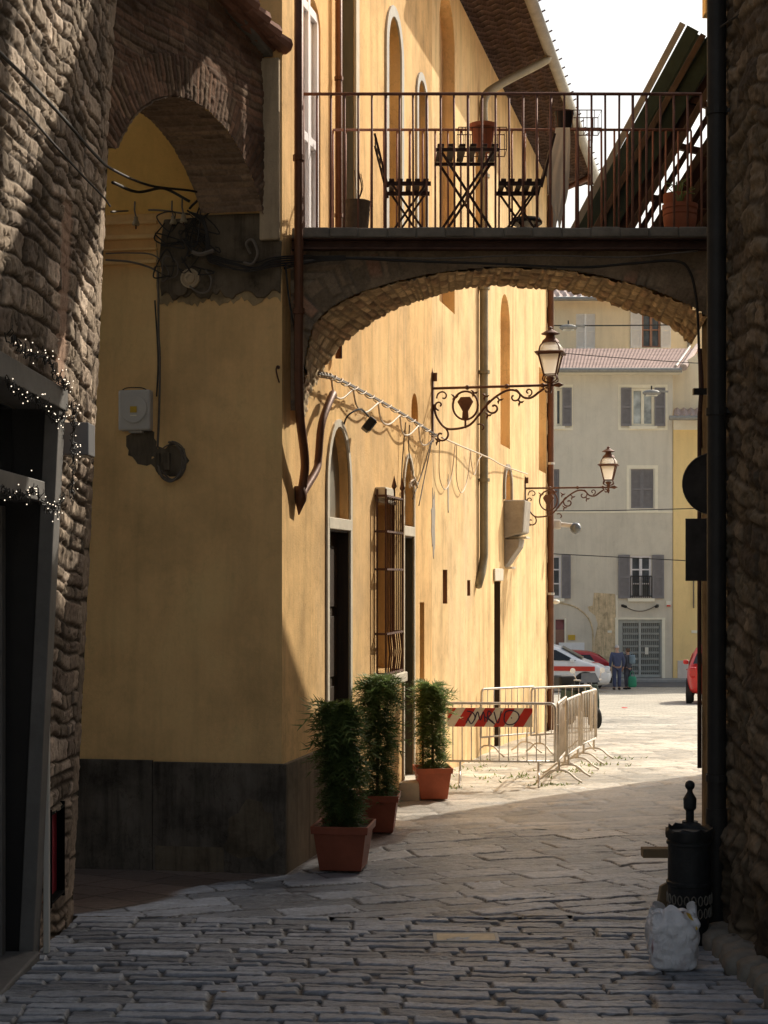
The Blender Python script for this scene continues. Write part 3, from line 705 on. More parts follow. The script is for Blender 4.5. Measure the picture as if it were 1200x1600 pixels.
# grey pilaster, sooty masonry band, cornice fillets on the street wall
mb = MB(); wbox(mb, FR, .012, .155, 2.40, 3.70, -.01, .055); mb.build('pilaster', M['pilaster'], house, bevel=.012)
r9 = random.Random(12); pts = [(.0,2.40)]+[(.01+.88*k/30, 2.02+r9.uniform(-.022,.022)+.02*math.sin(k*.9)) for k in range(31)]+[(.90,2.1),(.885,2.2),(.905,2.3),(.89,2.45),(.87,2.58),(.62,2.585),(.60,2.60),(.14,2.60),(.13,2.40)]
mb = MB(); mb.prism([FR(a,b,-.005) for a, b in pts], NF*.028); mb.build('sooty_masonry', M['darkmas'], house, bevel=.01)
r9 = random.Random(21); p2 = [(.0,2.2)]+[(.01+.90*k/44, 1.975+r9.uniform(-.02,.02)+.022*math.sin(k*.55)) for k in range(45)]+[(.93,2.1),(.925,2.3),(.94,2.5),(.90,2.2)]
MB().prism([FR(a,b,-.004) for a, b in p2], NF*.010).build('worn_plaster_edge', M['wornplaster'], house)
mb = MB()
for z, h, d in ((2.55,.025,.035),(2.44,.03,.05),(2.36,.02,.03),(2.26,.03,.045)): wbox(mb, FR, .92, 2.0, z, z+h, -.005, d)
mb.build('cornice_fillets', M['plaster_front'], house, bevel=.006)
# exposed masonry patch under the junction box
blob(FR, sF(222), zF(222,697), .12, .13, 11, -.002, .004, 24, .16).build('exposed_masonry', M['darkmas'], house)
blob(FR, sF(265), zF(265,720), .14, .105, 15, -.002, .0045, 24, .16).build('exposed_masonry', M['darkmas'], house)

# ================================================================= LONG PALE HOUSE
long = thing('long_house', 'long pale ochre house with deep tiled eaves, stretching to the end of the alley', 'building', tuple(A(S1, g(16))))
S2 = 15.65; ZE = 6.72
ops = [dict(s0=5.87, s1=6.79, z0=3.0, z1=6.5, dep=.14, arch=.5, fill=1), dict(s0=10.22, s1=11.10, z0=1.80, z1=3.92, dep=.22, arch=.42, fill=1),
       dict(s0=14.3, s1=15.25, z0=1.72, z1=3.4, dep=.24, fill=1), dict(s0=6.07, s1=6.34, z0=-.31, z1=.07, dep=.12),
       dict(s0=9.67, s1=10.22, z0=-2.4, z1=-.07, dep=.12), dict(s0=7.61, s1=7.83, z0=-.24, z1=-.05, dep=.1),
       dict(s0=10.52, s1=11.14, z0=1.06, z1=1.50, dep=.20, arch=.26, fill=1), dict(s0=8.2, s1=8.6, z0=4.2, z1=5.6, dep=.12, arch=.2, fill=1),
       dict(s0=12.2, s1=12.8, z0=4.4, z1=5.6, dep=.12, fill=1)]
mb = MB(); wall(mb, A, S1, S2, -3.2, ZE, ops); mb.quad(A(S2,-3.2,0), A(S2,ZE,0), A(S2,ZE,-7), A(S2,-3.2,-7)); mb.build('wall', M['plaster_long'], long)
for (s0, s1, z0, z1, dep) in ((6.07,6.34,-.31,.07,.12),(7.61,7.83,-.24,-.05,.1)):
    mb = MB(); wbox(mb, A, s0, s1, z0, z1, -dep-.03, -dep+.002); wbox(mb, A, s1-.012, s1-.003, z0+.004, z1-.004, -dep+.002, -.004); mb.build('slot_window', M['copper'], long)
mb = MB(); wbox(mb, A, 9.67, 10.22, -2.35, -.07, -.15, -.118); wbox(mb, A, 10.20, 10.216, -2.35, -.075, -.118, -.004); mb.build('door', M['doorwood'], long)
mb = MB(); wbox(mb, A, 9.58, 10.3, -.066, .10, .002, .03); mb.build('door_lintel', M['stone_trim'], long, bevel=.01)
# stone tabernacle
mb = MB()
mb.prism([A(10.50,1.05,.0), A(10.50,1.05,.30), A(10.50,.60,.27), A(10.50,.52,.0)], TA*.62)
mb.build('tabernacle_shelf', M['grey_stone'], long, bevel=.02)
mb = MB(); mb.prism([A(10.56,.515,.0), A(10.56,.515,.22), A(10.56,.40,.20), A(10.56,.26,.10), A(10.56,.18,.05), A(10.56,.12,.0)], TA*.48); mb.build('tabernacle_bracket', M['grey_stone'], long, bevel=.012)
mb = MB(); wbox(mb, A, 10.62, 11.0, .52, .55, .0, .30); wbox(mb, A, 10.62, 10.95, .10, .13, 0, .10); mb.build('bracket_slab', M['stone_trim'], long, bevel=.006)
mb = MB(); arch_trim(mb, 10.52, 11.14, 1.06, 1.50, .26, .07, .03); mb.build('niche_surround', M['grey_stone'], long)
# fallen plaster scar
for (cx, cy, w, h, sd) in ((677,815,.10,.33,3),(700,775,.03,.2,5)):
    blob(A, sA(cx), zA(cx,cy), w, h, sd, -.002, .004, 22, .3).build('plaster_scar', M['grey_stone'], long)
# eave soffit: stepped zigzag courses of cotto tiles
E0, E1 = 5.5, 16.2
sg_ = np.arange(E0, E1, .0165); dg_ = np.arange(-.05, .76, .025); U, W = np.meshgrid(sg_, dg_, indexing='ij')
tri = np.abs(((W/.19) % 1)-.5)*2
q_ = (U+.10*tri)/.17; fr_ = q_ % 1
zz_ = ZE+.03+.065*fr_+.006*(fbm(U*5, W*9, 3)-.5)
sh_ = (.6+.6*vn(np.floor(q_)*1.7, np.floor(W/.13)*2.3))*(.30+.70*sstep(fr_, .12, .35))
xyz = np.array(C0)+U[...,None]*np.array(TA)+W[...,None]*np.array(NA); xyz[...,2] = zz_
sheet('eave_soffit', M['brick'], U, W, xyz, np.array((.20,.145,.13))*sh_[...,None], None, long)
mb = MB(); mb.tube([A(E0,ZE+.06,.79), A(E1,ZE+.06,.79)], .075, 10); mb.build('gutter', M['gutter'], long, smooth=True)
mb = MB()
for i in range(30): s = E0+.15+(E1-E0-.3)*i/29; mb.bar(A(s,ZE+.12,.72), A(s,ZE+.19,.87), .015)
mb.build('gutter_hooks', M['iron'], long)
mb = MB(); mb.prism([A(E0,ZE+.13,.8), A(E0,ZE+.20,.8), A(E0,ZE+1.9,-5), A(E0,ZE+1.83,-5)], TA*(E1-E0)); mb.build('roof', M['rooftile'], long)
# quoins at the far corner
mb = MB(); z = -3.0; i = 0
while z < ZE-.1:
    h = .27; w = .30 if i % 2 else .18; dd = .03 if i % 2 else .02
    mb.prism([A(S2-w,z+.012,.001), A(S2-w,z+h-.012,.001), A(S2-w,z+h-.012,dd+.001), A(S2-w,z+.012,dd+.001)], TA*(w+.03)); z += h; i += 1
mb.build('corner_quoins', M['grey_stone'], long, bevel=.015)

# downpipes on the alley face (fixed gutter pipes, each its own thing)
dp = thing('downpipe', 'greenish metal downpipe from the eave elbow down the sunlit long house', 'downpipe', tuple(A(8.45, zA(731,905), .06)))
mb = MB(); mb.tube(bez([A(9.3,ZE+.0,.76), A(9.2,ZE-.10,.70), A(8.6,ZE-.55,.22), A(8.46,ZE-.75,.07), A(8.45,ZE-1.1,.065)], 6)+[A(8.45,z,.065) for z in (4.4,3.0,1.5,.25)]+[A(8.38,.05,.05), A(8.2,-.12,.03)], .054, 10)
mb.build('pipe', M['greenpipe'], dp, smooth=True)
for z in (5.0, 3.6, 2.55, 1.2): MB().tube([A(8.45,z-.02,.065), A(8.45,z+.02,.065)], .076, 10).build('pipe_clip', M['greenpipe'], dp)
dp = thing('downpipe', 'slim brown downpipe beside the stone quoins at the far end of the alley', 'downpipe', tuple(A(15.35, g(25.9), .06)))
MB().tube([A(15.36,-2.6,.06), A(15.36,1,.06), A(15.36,ZE-.3,.06), A(15.45,ZE,.7)], .055, 8).build('pipe', M['copper'], dp, smooth=True)
for z in (-.3, 1.9, 4.0): MB().tube([A(15.36,z-.02,.06), A(15.36,z+.02,.06)], .066, 8).build('pipe_clip', M['zinc'], dp)
dp = thing('downpipe', 'thin rust brown pipe between the balcony doors of the corner house', 'downpipe', tuple(A(1.33, 2.3, .05)))
MB().tube([A(1.40,1.75,.05), A(1.40,3.5,.05), A(1.40,6.8,.05)], .028, 8).build('pipe', M['copper'], dp, smooth=True)
for z in (2.9, 4.0): MB().tube([A(1.40,z-.015,.05), A(1.40,z+.015,.05)], .036, 8).build('pipe_clip', M['copper'], dp)
dp = thing('downpipe', 'dark rust brown downpipe on the house corner bending below the bridge', 'downpipe', tuple(A(.36, .4, .05)))
MB().tube([A(.05,6.8,.11), A(.05,2.3,.11)]+bez([A(.05,1.4,.11), A(.08,1.15,.11), A(.22,.92,.10), A(.31,.78,.08), A(.33,.58,.045)], 5), .034, 10).build('pipe', M['copper'], dp, smooth=True)
MB().tube(bez([A(1.12,1.42,.08), A(1.0,1.40,.10), A(.74,1.16,.09), A(.70,.9,.075), A(.64,.8,.075), A(.38,.62,.05), A(.34,.55,.04)], 6), .030, 10).build('branch_pipe', M['copper'], dp, smooth=True)
MB().tube([A(.335,.66,.045), A(.335,.56,.04), A(.34,.45,.025)], [.05,.045,.004], 10).build('pipe_shoe', M['copper'], dp, smooth=True)
for z in (1.9, 3.0): MB().tube([A(.05,z-.02,.11), A(.05,z+.02,.11)], .044, 10).build('pipe_clip', M['copper'], dp)
# ================================================================= BRICK SIDE ARCH
sarch = thing('brick_arch', 'pointed looking brick arch with tiled coping spanning from the rubble building to the corner house', 'arch', (-1.25, 10.1, 2.4))
SA0 = V((-.862, 10.97, 0)); SD = V((-.415, -.91, 0)).normalized(); SN = V((SD.y*-1, SD.x, 0)).normalized()
if SN.x < 0: SN = -SN
SAX = TF
def side_arch():
    cu, hs, zs, rise = .93, .90, 2.60, .52
    Rr = (hs*hs+rise*rise)/(2*rise); cz = zs+rise-Rr
    u = np.arange(-.02, 1.98, .0085); z = np.arange(2.3, 4.45, .0085); U, W = np.meshgrid(u, z, indexing='ij')
    rr = np.hypot(U-cu, W-cz); ang = np.arctan2(U-cu, W-cz)*Rr
    ring = (rr > Rr) & (rr < Rr+.27) & (W > zs-.05)
    d1_, a1, b1, c1, _, _ = courses(rr-Rr-.02, ang, .043, .12, .26, .12, .004, 51)
    d2_, a2, b2, c2, _, _ = courses(U, W+.015*np.sin(U*5), .052, .15, .21, .25, .012, 52)
    d = np.where(ring, d1_, d2_); a = np.where(ring, a1, a2); b = np.where(ring, b1, b2)
    gap = .006; bod = sstep(d, 0, .009)
    h = bod*(.003+.007*a)+(fbm(U*16, W*20, 4)-.5)*.016
    h = h-.016*sstep(fbm(U*3, W*3, 3), .52, .62)*(~ring)
    pal = [(.24,.135,.085),(.205,.118,.075),(.27,.155,.097),(.22,.14,.092),(.18,.105,.07),(.25,.165,.105)]
    col = stone_colors(a, b, d, U, W, gap, pal, (.16,.112,.08))
    col = col*(1-.35*sstep(fbm(U*2+4, W*2, 3), .5, .7))[...,None]
    top = 3.73+.26*U+.12*np.maximum(U-.75, 0)
    keep = (rr > Rr) & (W > zs-.02) & (W < top)
    # snap near-edge vertices onto the intrados
    base = np.array(SA0)+U[...,None]*np.array(SD)+h[...,None]*np.array(SN); base[...,2] = W
    sheet('brick_face', M['brick'], U, W, base, col, keep, sarch)
    th0 = math.asin(hs/Rr); t = np.arange(-th0*Rr, th0*Rr+.008, .0085); dep = np.arange(-.012, .44, .0085); T, D = np.meshgrid(t, dep, indexing='ij')
    d, a, b, c, _, _ = courses(D, T, .046, .15, .20, .25, .006, 55)
    h = sstep(d, 0, .009)*(.003+.007*a)+(fbm(T*15, D*15, 3)-.5)*.014
    th = T/Rr; uu = cu+(Rr-h)*np.sin(th); zz = cz+(Rr-h)*np.cos(th)
    pal2 = [(.29,.195,.125),(.26,.175,.115),(.32,.215,.135),(.24,.16,.105)]
    col = stone_colors(a, b, d, T, D, .007, pal2, (.28,.20,.14))
    xyz = np.array(SA0)+uu[...,None]*np.array(SD)+D[...,None]*np.array(SAX); xyz[...,2] = zz
    sheet('brick_soffit', M['brick'], T, D, xyz, col, None, sarch)
    # back face and top
    mb = MB(); N = 24
    for i in range(N):
        ua = cu-hs+2*hs*i/N; ub = cu-hs+2*hs*(i+1)/N
        za = cz+math.sqrt(max(0,Rr*Rr-(ua-cu)**2)); zb = cz+math.sqrt(max(0,Rr*Rr-(ub-cu)**2))
        f = lambda u_, z_: SA0+SD*u_+SAX*.43+V((0,0,z_))
        mb.quad(f(ua,za), f(ub,zb), f(ub,3.7+.26*ub), f(ua,3.7+.26*ua))
    mb.build('back_face', M['darkmas'], sarch)
    mb = MB(); f = lambda u_, k, dz: SA0+SD*u_+SAX*k+V((0,0,3.73+.26*u_+.12*max(u_-.75,0)+dz))
    mb.prism([f(-.05,-.05,0), f(-.05,-.05,.05), f(1.98,-.05,.05), f(1.98,-.05,0)], SAX*.52)
    mb.build('coping', M['slab'], sarch, bevel=.01)
    tl = MB()
    for i in range(13):
        u_ = -.08+i*.16
        for k, rad in ((0, .062), ):
            p = f(u_+.22, -.14, .055); q = f(u_, -.14, .095)
            for m_ in range(3):
                off = SAX*(.11*m_+.02)
                pts = [p+off, q+off]
                tl.tube(pts, [.045, .066], 9)
    tl.build('roof_tiles', M['terrabrick'] if 'terrabrick' in M else M['rooftile'], sarch, smooth=False)
side_arch()

# ================================================================= BRIDGE WITH BALCONY
bridge = thing('arched_bridge', 'low stone and brick arch bridge carrying a railed balcony across the alley', 'bridge', (.86, 11.5, g(11.5)))
YF, YB = 11.2, 11.95
prof = bez([(-.60,0,1.20),(-.585,0,1.42),(-.57,0,1.56),(-.54,0,1.72),(-.49,0,1.84),(-.324,0,1.985),(-.05,0,2.10),(.3,0,2.185),(.664,0,2.235),(.983,0,2.248),(1.3,0,2.225),(1.6,0,2.175),(1.9,0,2.095),(2.17,0,1.99),(2.36,0,1.88)], 12)
pbk = bez([(-.60,0,1.20),(-.55,0,1.42),(-.498,0,1.568),(-.42,0,1.70),(-.324,0,1.817),(-.12,0,1.965),(.10,0,2.091),(.36,0,2.18),(.672,0,2.256),(.996,0,2.262),(1.314,0,2.236),(1.62,0,2.18),(1.927,0,2.066),(2.23,0,1.947),(2.40,0,1.80)], 12)
pr = np.array([(p.x, p.z) for p in prof]); arcl = np.concatenate([[0], np.cumsum(np.hypot(*np.diff(pr, axis=0).T))]); prb = np.array([(p.x, p.z) for p in pbk])
def bridge_arch():
    x = np.arange(-.68, 2.37, .0105); z = np.arange(1.12, 2.39, .0105); U, W = np.meshgrid(x, z, indexing='ij')
    pz = np.interp(U, pr[:,0], pr[:,1])
    # distance to the intrados
    D = np.full(U.shape, 9.0); L = np.zeros(U.shape)
    for i in range(0, len(pr), 2):
        dd = np.hypot(U-pr[i,0], W-pr[i,1]); m = dd < D; D[m] = dd[m]; L[m] = arcl[i]
    dx = np.interp(L, arcl, np.gradient(pr[:,0])); dz_ = np.interp(L, arcl, np.gradient(pr[:,1])); nn = np.hypot(dx, dz_)
    ix = np.interp(L, arcl, pr[:,0]); iz = np.interp(L, arcl, pr[:,1])
    Lr = L+((U-ix)*dx+(W-iz)*dz_)/nn; Dr = (-(U-ix)*dz_+(W-iz)*dx)/nn
    ring = Dr < .24
    d1_, a1, b1, c1, _, _ = courses(Dr-.02, Lr, .085, .5, .22, .2, .012, 61)
    d2_, a2, b2, c2, _, _ = courses(U, W, .085, .4, .20, .5, .03, 62)
    d = np.where(ring, d1_, d2_); a = np.where(ring, a1, a2); b = np.where(ring, b1, b2)
    bod = sstep(d, 0, .016); h = bod*(.006+.016*a)+(fbm(U*12, W*14, 4)-.5)*.032
    pal = [(.40,.29,.19),(.32,.24,.16),(.44,.25,.16),(.36,.28,.19),(.28,.215,.15)]
    col = stone_colors(a, b, d, U, W, .012, pal, (.24,.185,.13)); pl_ = sstep(fbm(U*2.5, W*3.5, 4)+.10*(U > -.1), .44, .56)[...,None]; h = h*(1-.75*pl_[...,0]); col = col*(1-pl_)+np.array((.34,.25,.165))*(.6+.8*fbm(U*6, W*8, 4))[...,None]*pl_
    keep = W > pz+.003
    sheet('spandrel', M['brick'], U, W, np.stack([U, YF-h, W], -1), col, keep, bridge)
    t = np.arange(0, arcl[-1], .0115); dep = np.arange(YF-.03, YB+.02, .0115); T, Dp = np.meshgrid(t, dep, indexing='ij')
    d, a, b, c, fu, fv = courses(Dp, T, .062, .4, .13, .5, .016, 65)
    bod = sstep(d, 0, .014); h = bod*(.004+.015*a)+(fbm(T*14, Dp*14, 4)-.5)*.03
    kb = np.clip((Dp-YF)/(YB-YF), -.05, 1.05); px_ = np.interp(T, arcl, pr[:,0])*(1-kb)+np.interp(T, arcl, prb[:,0])*kb; pz_ = np.interp(T, arcl, pr[:,1])*(1-kb)+np.interp(T, arcl, prb[:,1])*kb; tx = np.interp(T, arcl, np.gradient(pr[:,0])); tz = np.interp(T, arcl, np.gradient(pr[:,1])); nn = np.hypot(tx, tz)
    pal2 = [(.60,.46,.28),(.50,.38,.24),(.68,.53,.33),(.55,.38,.24)]  # lighter palette, light bounced off the ground painted into the bricks
    col = stone_colors(a, b, d, T, Dp, .010, pal2, (.36,.27,.17))
    sheet('vault', M['brick'], T, Dp, np.stack([px_+h*tz/nn, Dp, pz_-h*tx/nn], -1), col, None, bridge)
    mb = MB()
    for i in range(0, len(pbk)-1):
        a_, b_ = pbk[i], pbk[i+1]; mb.quad((a_.x,YB,a_.z),(b_.x,YB,b_.z),(b_.x,YB,2.43),(a_.x,YB,2.43))
    mb.build('back_face', M['plaster_alley'], bridge)
bridge_arch()
mb = MB(); mb.box((.86, 11.56, 2.478), (3.05, .94, .075)); 
for i in range(14): x0 = -.6+i*.21; mb.box((x0+.1, 11.088, 2.480+rnd.uniform(-.004,.004)), (.205, .03, .068+rnd.uniform(-.006,.006)))
mb.build('deck_slab', M['slab'], bridge, bevel=.01)
mb = MB(); mb.box((.86, 11.13, 2.368), (3.06, .08, .012)); mb.box((.86, 11.16, 2.405), (3.06, .012, .062)); mb.box((.86, 11.13, 2.4375), (3.06, .08, .009)); mb.build('steel_beam', M['rust'], bridge)
mb = MB(); mb.box((.86, 11.98, 2.40), (3.0, .06, .08)); mb.build('rear_beam', M['rust'], bridge)
mb = MB(); mb.box((.86, 11.57, 2.41), (3.0, .70, .055)); mb.build('deck_fill', M['darkmas'], bridge)
def railing(Y, x0, x1, zt, zb, nm, rtop=.011):
    t = MB(); t.tube([(x0,Y,zt),((x0+x1)/2,Y,zt+.002),(x1,Y,zt)], rtop, 8)
    o = t.build(nm, M['rail'], bridge, smooth=True)
    n = int(round((x1-x0)/.0985))
    for i in range(n+1):
        x = x0+(x1-x0)*i/n; b = rnd.uniform(-.003,.003)
        r = .011 if i % 6 else .014
        MB().tube([(x+b,Y,zb),(x,Y,(zt+zb)/2+.05),(x-b,Y,zt-.006)], r*.80, 6).build('bar', M['rail'], o, smooth=True)
    return o
fr = railing(11.13, -.585, 2.30, 3.492, 2.50, 'front_railing', .012)
br = railing(12.0, -.40, 2.40, 3.485, 2.515, 'rear_railing')
# unseen panel added above the frame to cast the left wall's diagonal shadow
mb = MB(); mb.box((.86, 11.12, 5.225), (3.2, .10, 1.49)); mb.build('upper_wall', M['plaster_front'], bridge)

# abutment house on the right and the low house behind it
ab = thing('abutment_house', 'narrow dark house between the right stone wall and the bridge', 'building', (3.5, 10, g(10)))
mb = MB(); mb.box((4.26, 10.12, -.2), (3.74, 2.86, 5.4)); mb.box((4.26, 9.89, 5.75), (3.74, 2.32, 6.49)); mb.build('walls', M['darkmas'], ab)
mb = MB(); mb.box((2.53, 11.62, 4.60), (.22, .12, .72)); mb.build('upper_wall', M['faryellow'], ab)
rh = thing('low_house', 'low ochre house mostly hidden behind the right hand drainpipe', 'building', (4, 15, g(15)))
fp = [(2.62,11.70),(3.74,17.2),(9.5,17.2),(9.5,11.70)]
def rz(y): return 5.2-1.06*max(0, y-14.2)
mb = MB(); top = [V((x,y,rz(y))) for x, y in fp]; bot = [V((x,y,-3.4)) for x, y in fp]
mid = [V((2.62+(14.2-11.7)/5.5*1.12,14.2,5.2)), V((9.5,14.2,5.2))]
mb.poly(bot); mb.poly([bot[0],bot[1],top[1],mid[0],top[0]]); mb.poly([bot[1],bot[2],top[2],top[1]]); mb.poly([bot[2],bot[3],top[3],mid[1],top[2]]); mb.poly([bot[3],bot[0],top[0],top[3]])
mb.build('walls', M['darkmas'], rh)
mb = MB(); mb.poly([top[0]+V((-.05,0,.02)), mid[0]+V((-.05,0,.02)), mid[1]+V((0,0,.02)), top[3]+V((0,0,.02))]); mb.poly([mid[0]+V((-.05,0,.02)), top[1]+V((-.05,.1,.02)), top[2]+V((0,.1,.02)), mid[1]+V((0,0,.02))]); mb.build('roof', M['rooftile'], rh)

# ================================================================= BALCONY FURNITURE
ZD = 2.516
def slats(mb, cx, cy, z, w, dpt, n, along='y', t=.016):
    for i in range(n):
        x = cx-w/2+w*(i+.5)/n; mb.box((x, cy, z), (w/n*.62, dpt, t))
tb = thing('folding_table', 'dark slatted folding bistro table standing on the balcony between two chairs', 'table', (.62, 11.57, ZD))
mb = MB(); slats(mb, .62, 11.57, 3.185, .48, .46, 6, t=.016); mb.build('tabletop', M['wooddark'], tb, bevel=.004)
for y in (11.37, 11.77): MB().box((.62, y, 3.155), (.47, .018, .024)).build('apron', M['wooddark'], tb)
for y in (11.39, 11.75):
    MB().bar((.43,y,3.14), (.82,y-.03,ZD+.01), .019, .012, (0,1,0)).build('leg', M['wooddark'], tb)
    MB().bar((.81,y-.018,3.14), (.40,y+.0,ZD+.01), .019, .012, (0,1,0)).build('leg', M['wooddark'], tb)
MB().tube([(.62,11.36,2.84),(.62,11.78,2.84)], .008, 6).build('stretcher', M['iron'], tb)
def chair(cx, sgn, label, cy=11.62):
    t = thing('folding_chair', label, 'chair', (cx, cy, ZD), 'slatted folding chairs on the balcony')
    mb = MB(); slats(mb, cx, cy, 2.955, .32, .34, 5, t=.018); mb.build('seat', M['wooddark'], t, bevel=.003)
    for y in (cy-.15, cy+.15): MB().box((cx, y, 2.93), (.33, .018, .03)).build('seat_rail', M['wooddark'], t)
    for y in (cy-.165, cy+.165):
        MB().bar((cx+sgn*.15,y,ZD+.005), (cx-sgn*.13,y,2.93), .016, .011, (0,1,0)).build('leg', M['wooddark'], t)
        MB().bar((cx-sgn*.155,y*1+.012,ZD+.005), (cx+sgn*.13,y+.012,2.93), .016, .011, (0,1,0)).build('leg', M['wooddark'], t)
    for y in (cy-.165, cy+.165): MB().bar((cx-sgn*.155,y,2.90), (cx-sgn*.255,y,3.30), .017, .011, (0,1,0)).build('back_post', M['wooddark'], t)
    mb = MB()
    for k in (.42, .60, .78, .96): mb.box((cx-sgn*(.155+.10*k), cy, 2.90+.40*k), (.010, .33, .034))
    mb.build('backrest', M['wooddark'], t)
chair(.185, 1, 'dark slatted folding chair on the balcony left of the table, back to the house')
chair(1.02, -1, 'dark slatted folding chair on the balcony right of the table, before a stool')
# small stool under the right chair
st = thing('stool', 'small dark round stool behind the right balcony chair', 'stool', (1.10, 11.86, ZD))
MB().lathe([(.12,.20),(.125,.22),(.11,.24)], (1.10,11.86,ZD), 12).build('seat', M['blackplastic'], st)
for k in range(3): a = k*2.1; MB().bar((1.10+.10*math.cos(a),11.86+.10*math.sin(a),ZD), (1.10+.07*math.cos(a),11.86+.07*math.sin(a),ZD+.20), .02).build('leg', M['blackplastic'], st)
# half rusted tin planter near the house
tn = thing('tin_planter', 'round rusting tin planter standing on the balcony near the glazed door', 'planter', (-.205, 11.4, ZD))
zt = zb = None
MB().lathe([(.088,.055),(.092,.10),(.098,.16),(.104,.255),(.108,.26),(.098,.258),(.09,.20)], (-.205,11.4,ZD), 18).build('pot', M['wicker'], tn, smooth=True, auto=40)
MB().lathe([(.094,.235),(.01,.245)], (-.205,11.4,ZD), 14).build('soil', M['soil'], tn)
for k in range(3): a = k*2.1+.4; MB().bar((-.205+.07*math.cos(a),11.4+.07*math.sin(a),ZD), (-.205+.08*math.cos(a),11.4+.08*math.sin(a),ZD+.06), .014).build('foot', M['iron'], tn)
mb = MB()
for k in range(4): mb.tube(bez([(-.205,11.4,ZD+.24),(-.205+rnd.uniform(-.02,.05),11.4,ZD+.36),(-.205+rnd.uniform(-.02,.10),11.4,ZD+.42+rnd.uniform(0,.08))], 5), .003, 4)
mb.build('twigs', M['trunk'], tn)
# wire pot holders on the rear railing
def basket(cx, w, z0, z1, yb, label, cat='pot holder'):
    t = thing('wire_pot_holder', label, cat, (cx, yb, z0), None)
    mb = MB()
    for z in (z0, z1):
        mb.tube([(cx-w/2,yb,z),(cx+w/2,yb,z),(cx+w/2,yb-.20,z),(cx-w/2,yb-.20,z)], .0042, 5, closed=True)
    for i in range(8):
        x = cx-w/2+w*i/7
        mb.tube([(x,yb-.20,z1),(x,yb-.20,z0),(x,yb,z0),(x,yb,z1)], .003, 5)
    for x in (cx-w/2+.04, cx+w/2-.04): mb.tube([(x,yb,z1),(x,yb,3.50),(x,yb+.03,3.505),(x,yb+.035,3.45)], .004, 5)
    mb.build('basket', M['iron'], t); return t
basket(.755, .37, 3.27, 3.44, 11.975, 'long wire pot holder hung on the rear railing above the table')
tp = thing('flower_pot', 'terracotta flower pot sitting in the wire holder above the folding table', 'flower pot', (.765, 11.87, 3.275))
MB().lathe([(.062,0),(.068,.02),(.090,.17),(.092,.175),(.106,.178),(.108,.212),(.098,.214),(.092,.19)], (.765,11.87,3.276), 20).build('pot', M['terracotta'], tp, smooth=True, auto=35)
MB().lathe([(.092,.19),(.01,.195)], (.765,11.87,3.276), 14).build('soil', M['soil'], tp)
b2 = basket(1.50, .40, 3.50, 3.64, 12.2, 'wire pot holder hung on the outer side of the rear railing near the cloth')
tp = thing('flower_pot', 'small dark flower pot in the wire holder against the white sky', 'flower pot', (1.42, 12.1, 3.505))
MB().lathe([(.05,0),(.055,.01),(.072,.12),(.076,.125),(.078,.15),(.066,.151)], (1.42,12.1,3.505), 16).build('pot', M['blackplastic'], tp, smooth=True, auto=35)
# cloth hanging on rear rail
mb = MB(); n = 26; m = 12
for i in range(n+1):
    for j in range(m+1):
        u, v = i/n, j/m
        w = .10+.09*math.sin(min(1,u*1.25)*math.pi)-.03*u; x = 1.385-.05*u+(v-.5)*w+.012*math.sin(u*8+v*2)
        y = 11.955-.035*u*abs(math.sin(v*8+u*2.5))
        mb.v.append(V((x, y, 3.49-.78*u-.05*u*math.sin(v*7)))); mb.c.append((1,1,1))
mb.f = [(i*(m+1)+j, i*(m+1)+j+1, (i+1)*(m+1)+j+1, (i+1)*(m+1)+j) for i in range(n) for j in range(m)]
setp(mb.build('hanging_cloth', M['cloth'], None, smooth=True, loc=(1.4, 11.95, 2.9)), 'cream cloth hung over the rear balcony railing beside the right chair', 'cloth')
# terracotta pots on the right end
for (cx, cy, r, h, lab) in ((2.20,11.42,.125,.24,'large round terracotta pot on the balcony floor against the right wall'), (2.24,11.74,.10,.40,'taller terracotta pot standing behind the large one at the right end of the balcony')):
    t = thing('flower_pot', lab, 'flower pot', (cx, cy, ZD))
    MB().lathe([(r*.7,0),(r*.78,.02),(r*.95,h*.4),(r*1.0,h*.62),(r*.97,h*.66),(r*1.02,h*.70),(r*1.0,h*.84),(r*1.06,h*.88),(r*1.06,h),(r*.94,h+.002),(r*.9,h*.9)], (cx,cy,ZD), 22).build('pot', M['terracotta'], t, smooth=True, auto=35)
    MB().lathe([(r*.9,h*.9),(.01,h*.92)], (cx,cy,ZD), 14).build('soil', M['soil'], t)
    mb = MB()
    for k in range(9): a = rnd.uniform(0,6.3); mb.tube(bez([(cx,cy,ZD+h*.9),(cx+.04*math.cos(a),cy+.04*math.sin(a),ZD+h+.08),(cx+.11*math.cos(a),cy+.11*math.sin(a),ZD+h+rnd.uniform(.04,.2))],4), .004, 4)
    mb.build('stems', M['leafdark'], t, col=True)
# sloping slatted lean-to roof beside the balcony
lt = thing('lean_to_roof', 'dark green slatted lean-to roof rising steeply from the balcony to the right wall', 'roof', (2.0, 12.5, 2.5))
def board(x0, y0, x1, y1, Y0, Y1, w, th, m, nm):
    p = P(x0, y0, Y0); q = P(x1, y1, Y1); d = (q-p).normalized(); n = V((0,1,0))-d*d.y; n.normalize(); s = d.cross(n)
    mb = MB(); mb.box((p+q)/2, (w, (q-p).length, th), (s, d, n)); return mb.build(nm, m, lt, bevel=.004)
board(889,372, 1066,38, 12.55,12.8, .055,.05, M['gutter'], 'edge_flashing')
board(905,374, 1082,46, 12.50,12.75, .11,.05, M['boardgreen'], 'edge_board')
board(920,376, 1098,56, 12.45,12.70, .05,.06, M['boardbrown'], 'batten')
board(936,378, 1114,66, 12.50,12.75, .14,.05, M['boardgreen'], 'panel')
board(926,376, 1100,60, 12.9,13.1, .34,.03, M['boardgreen'], 'backing_panel')
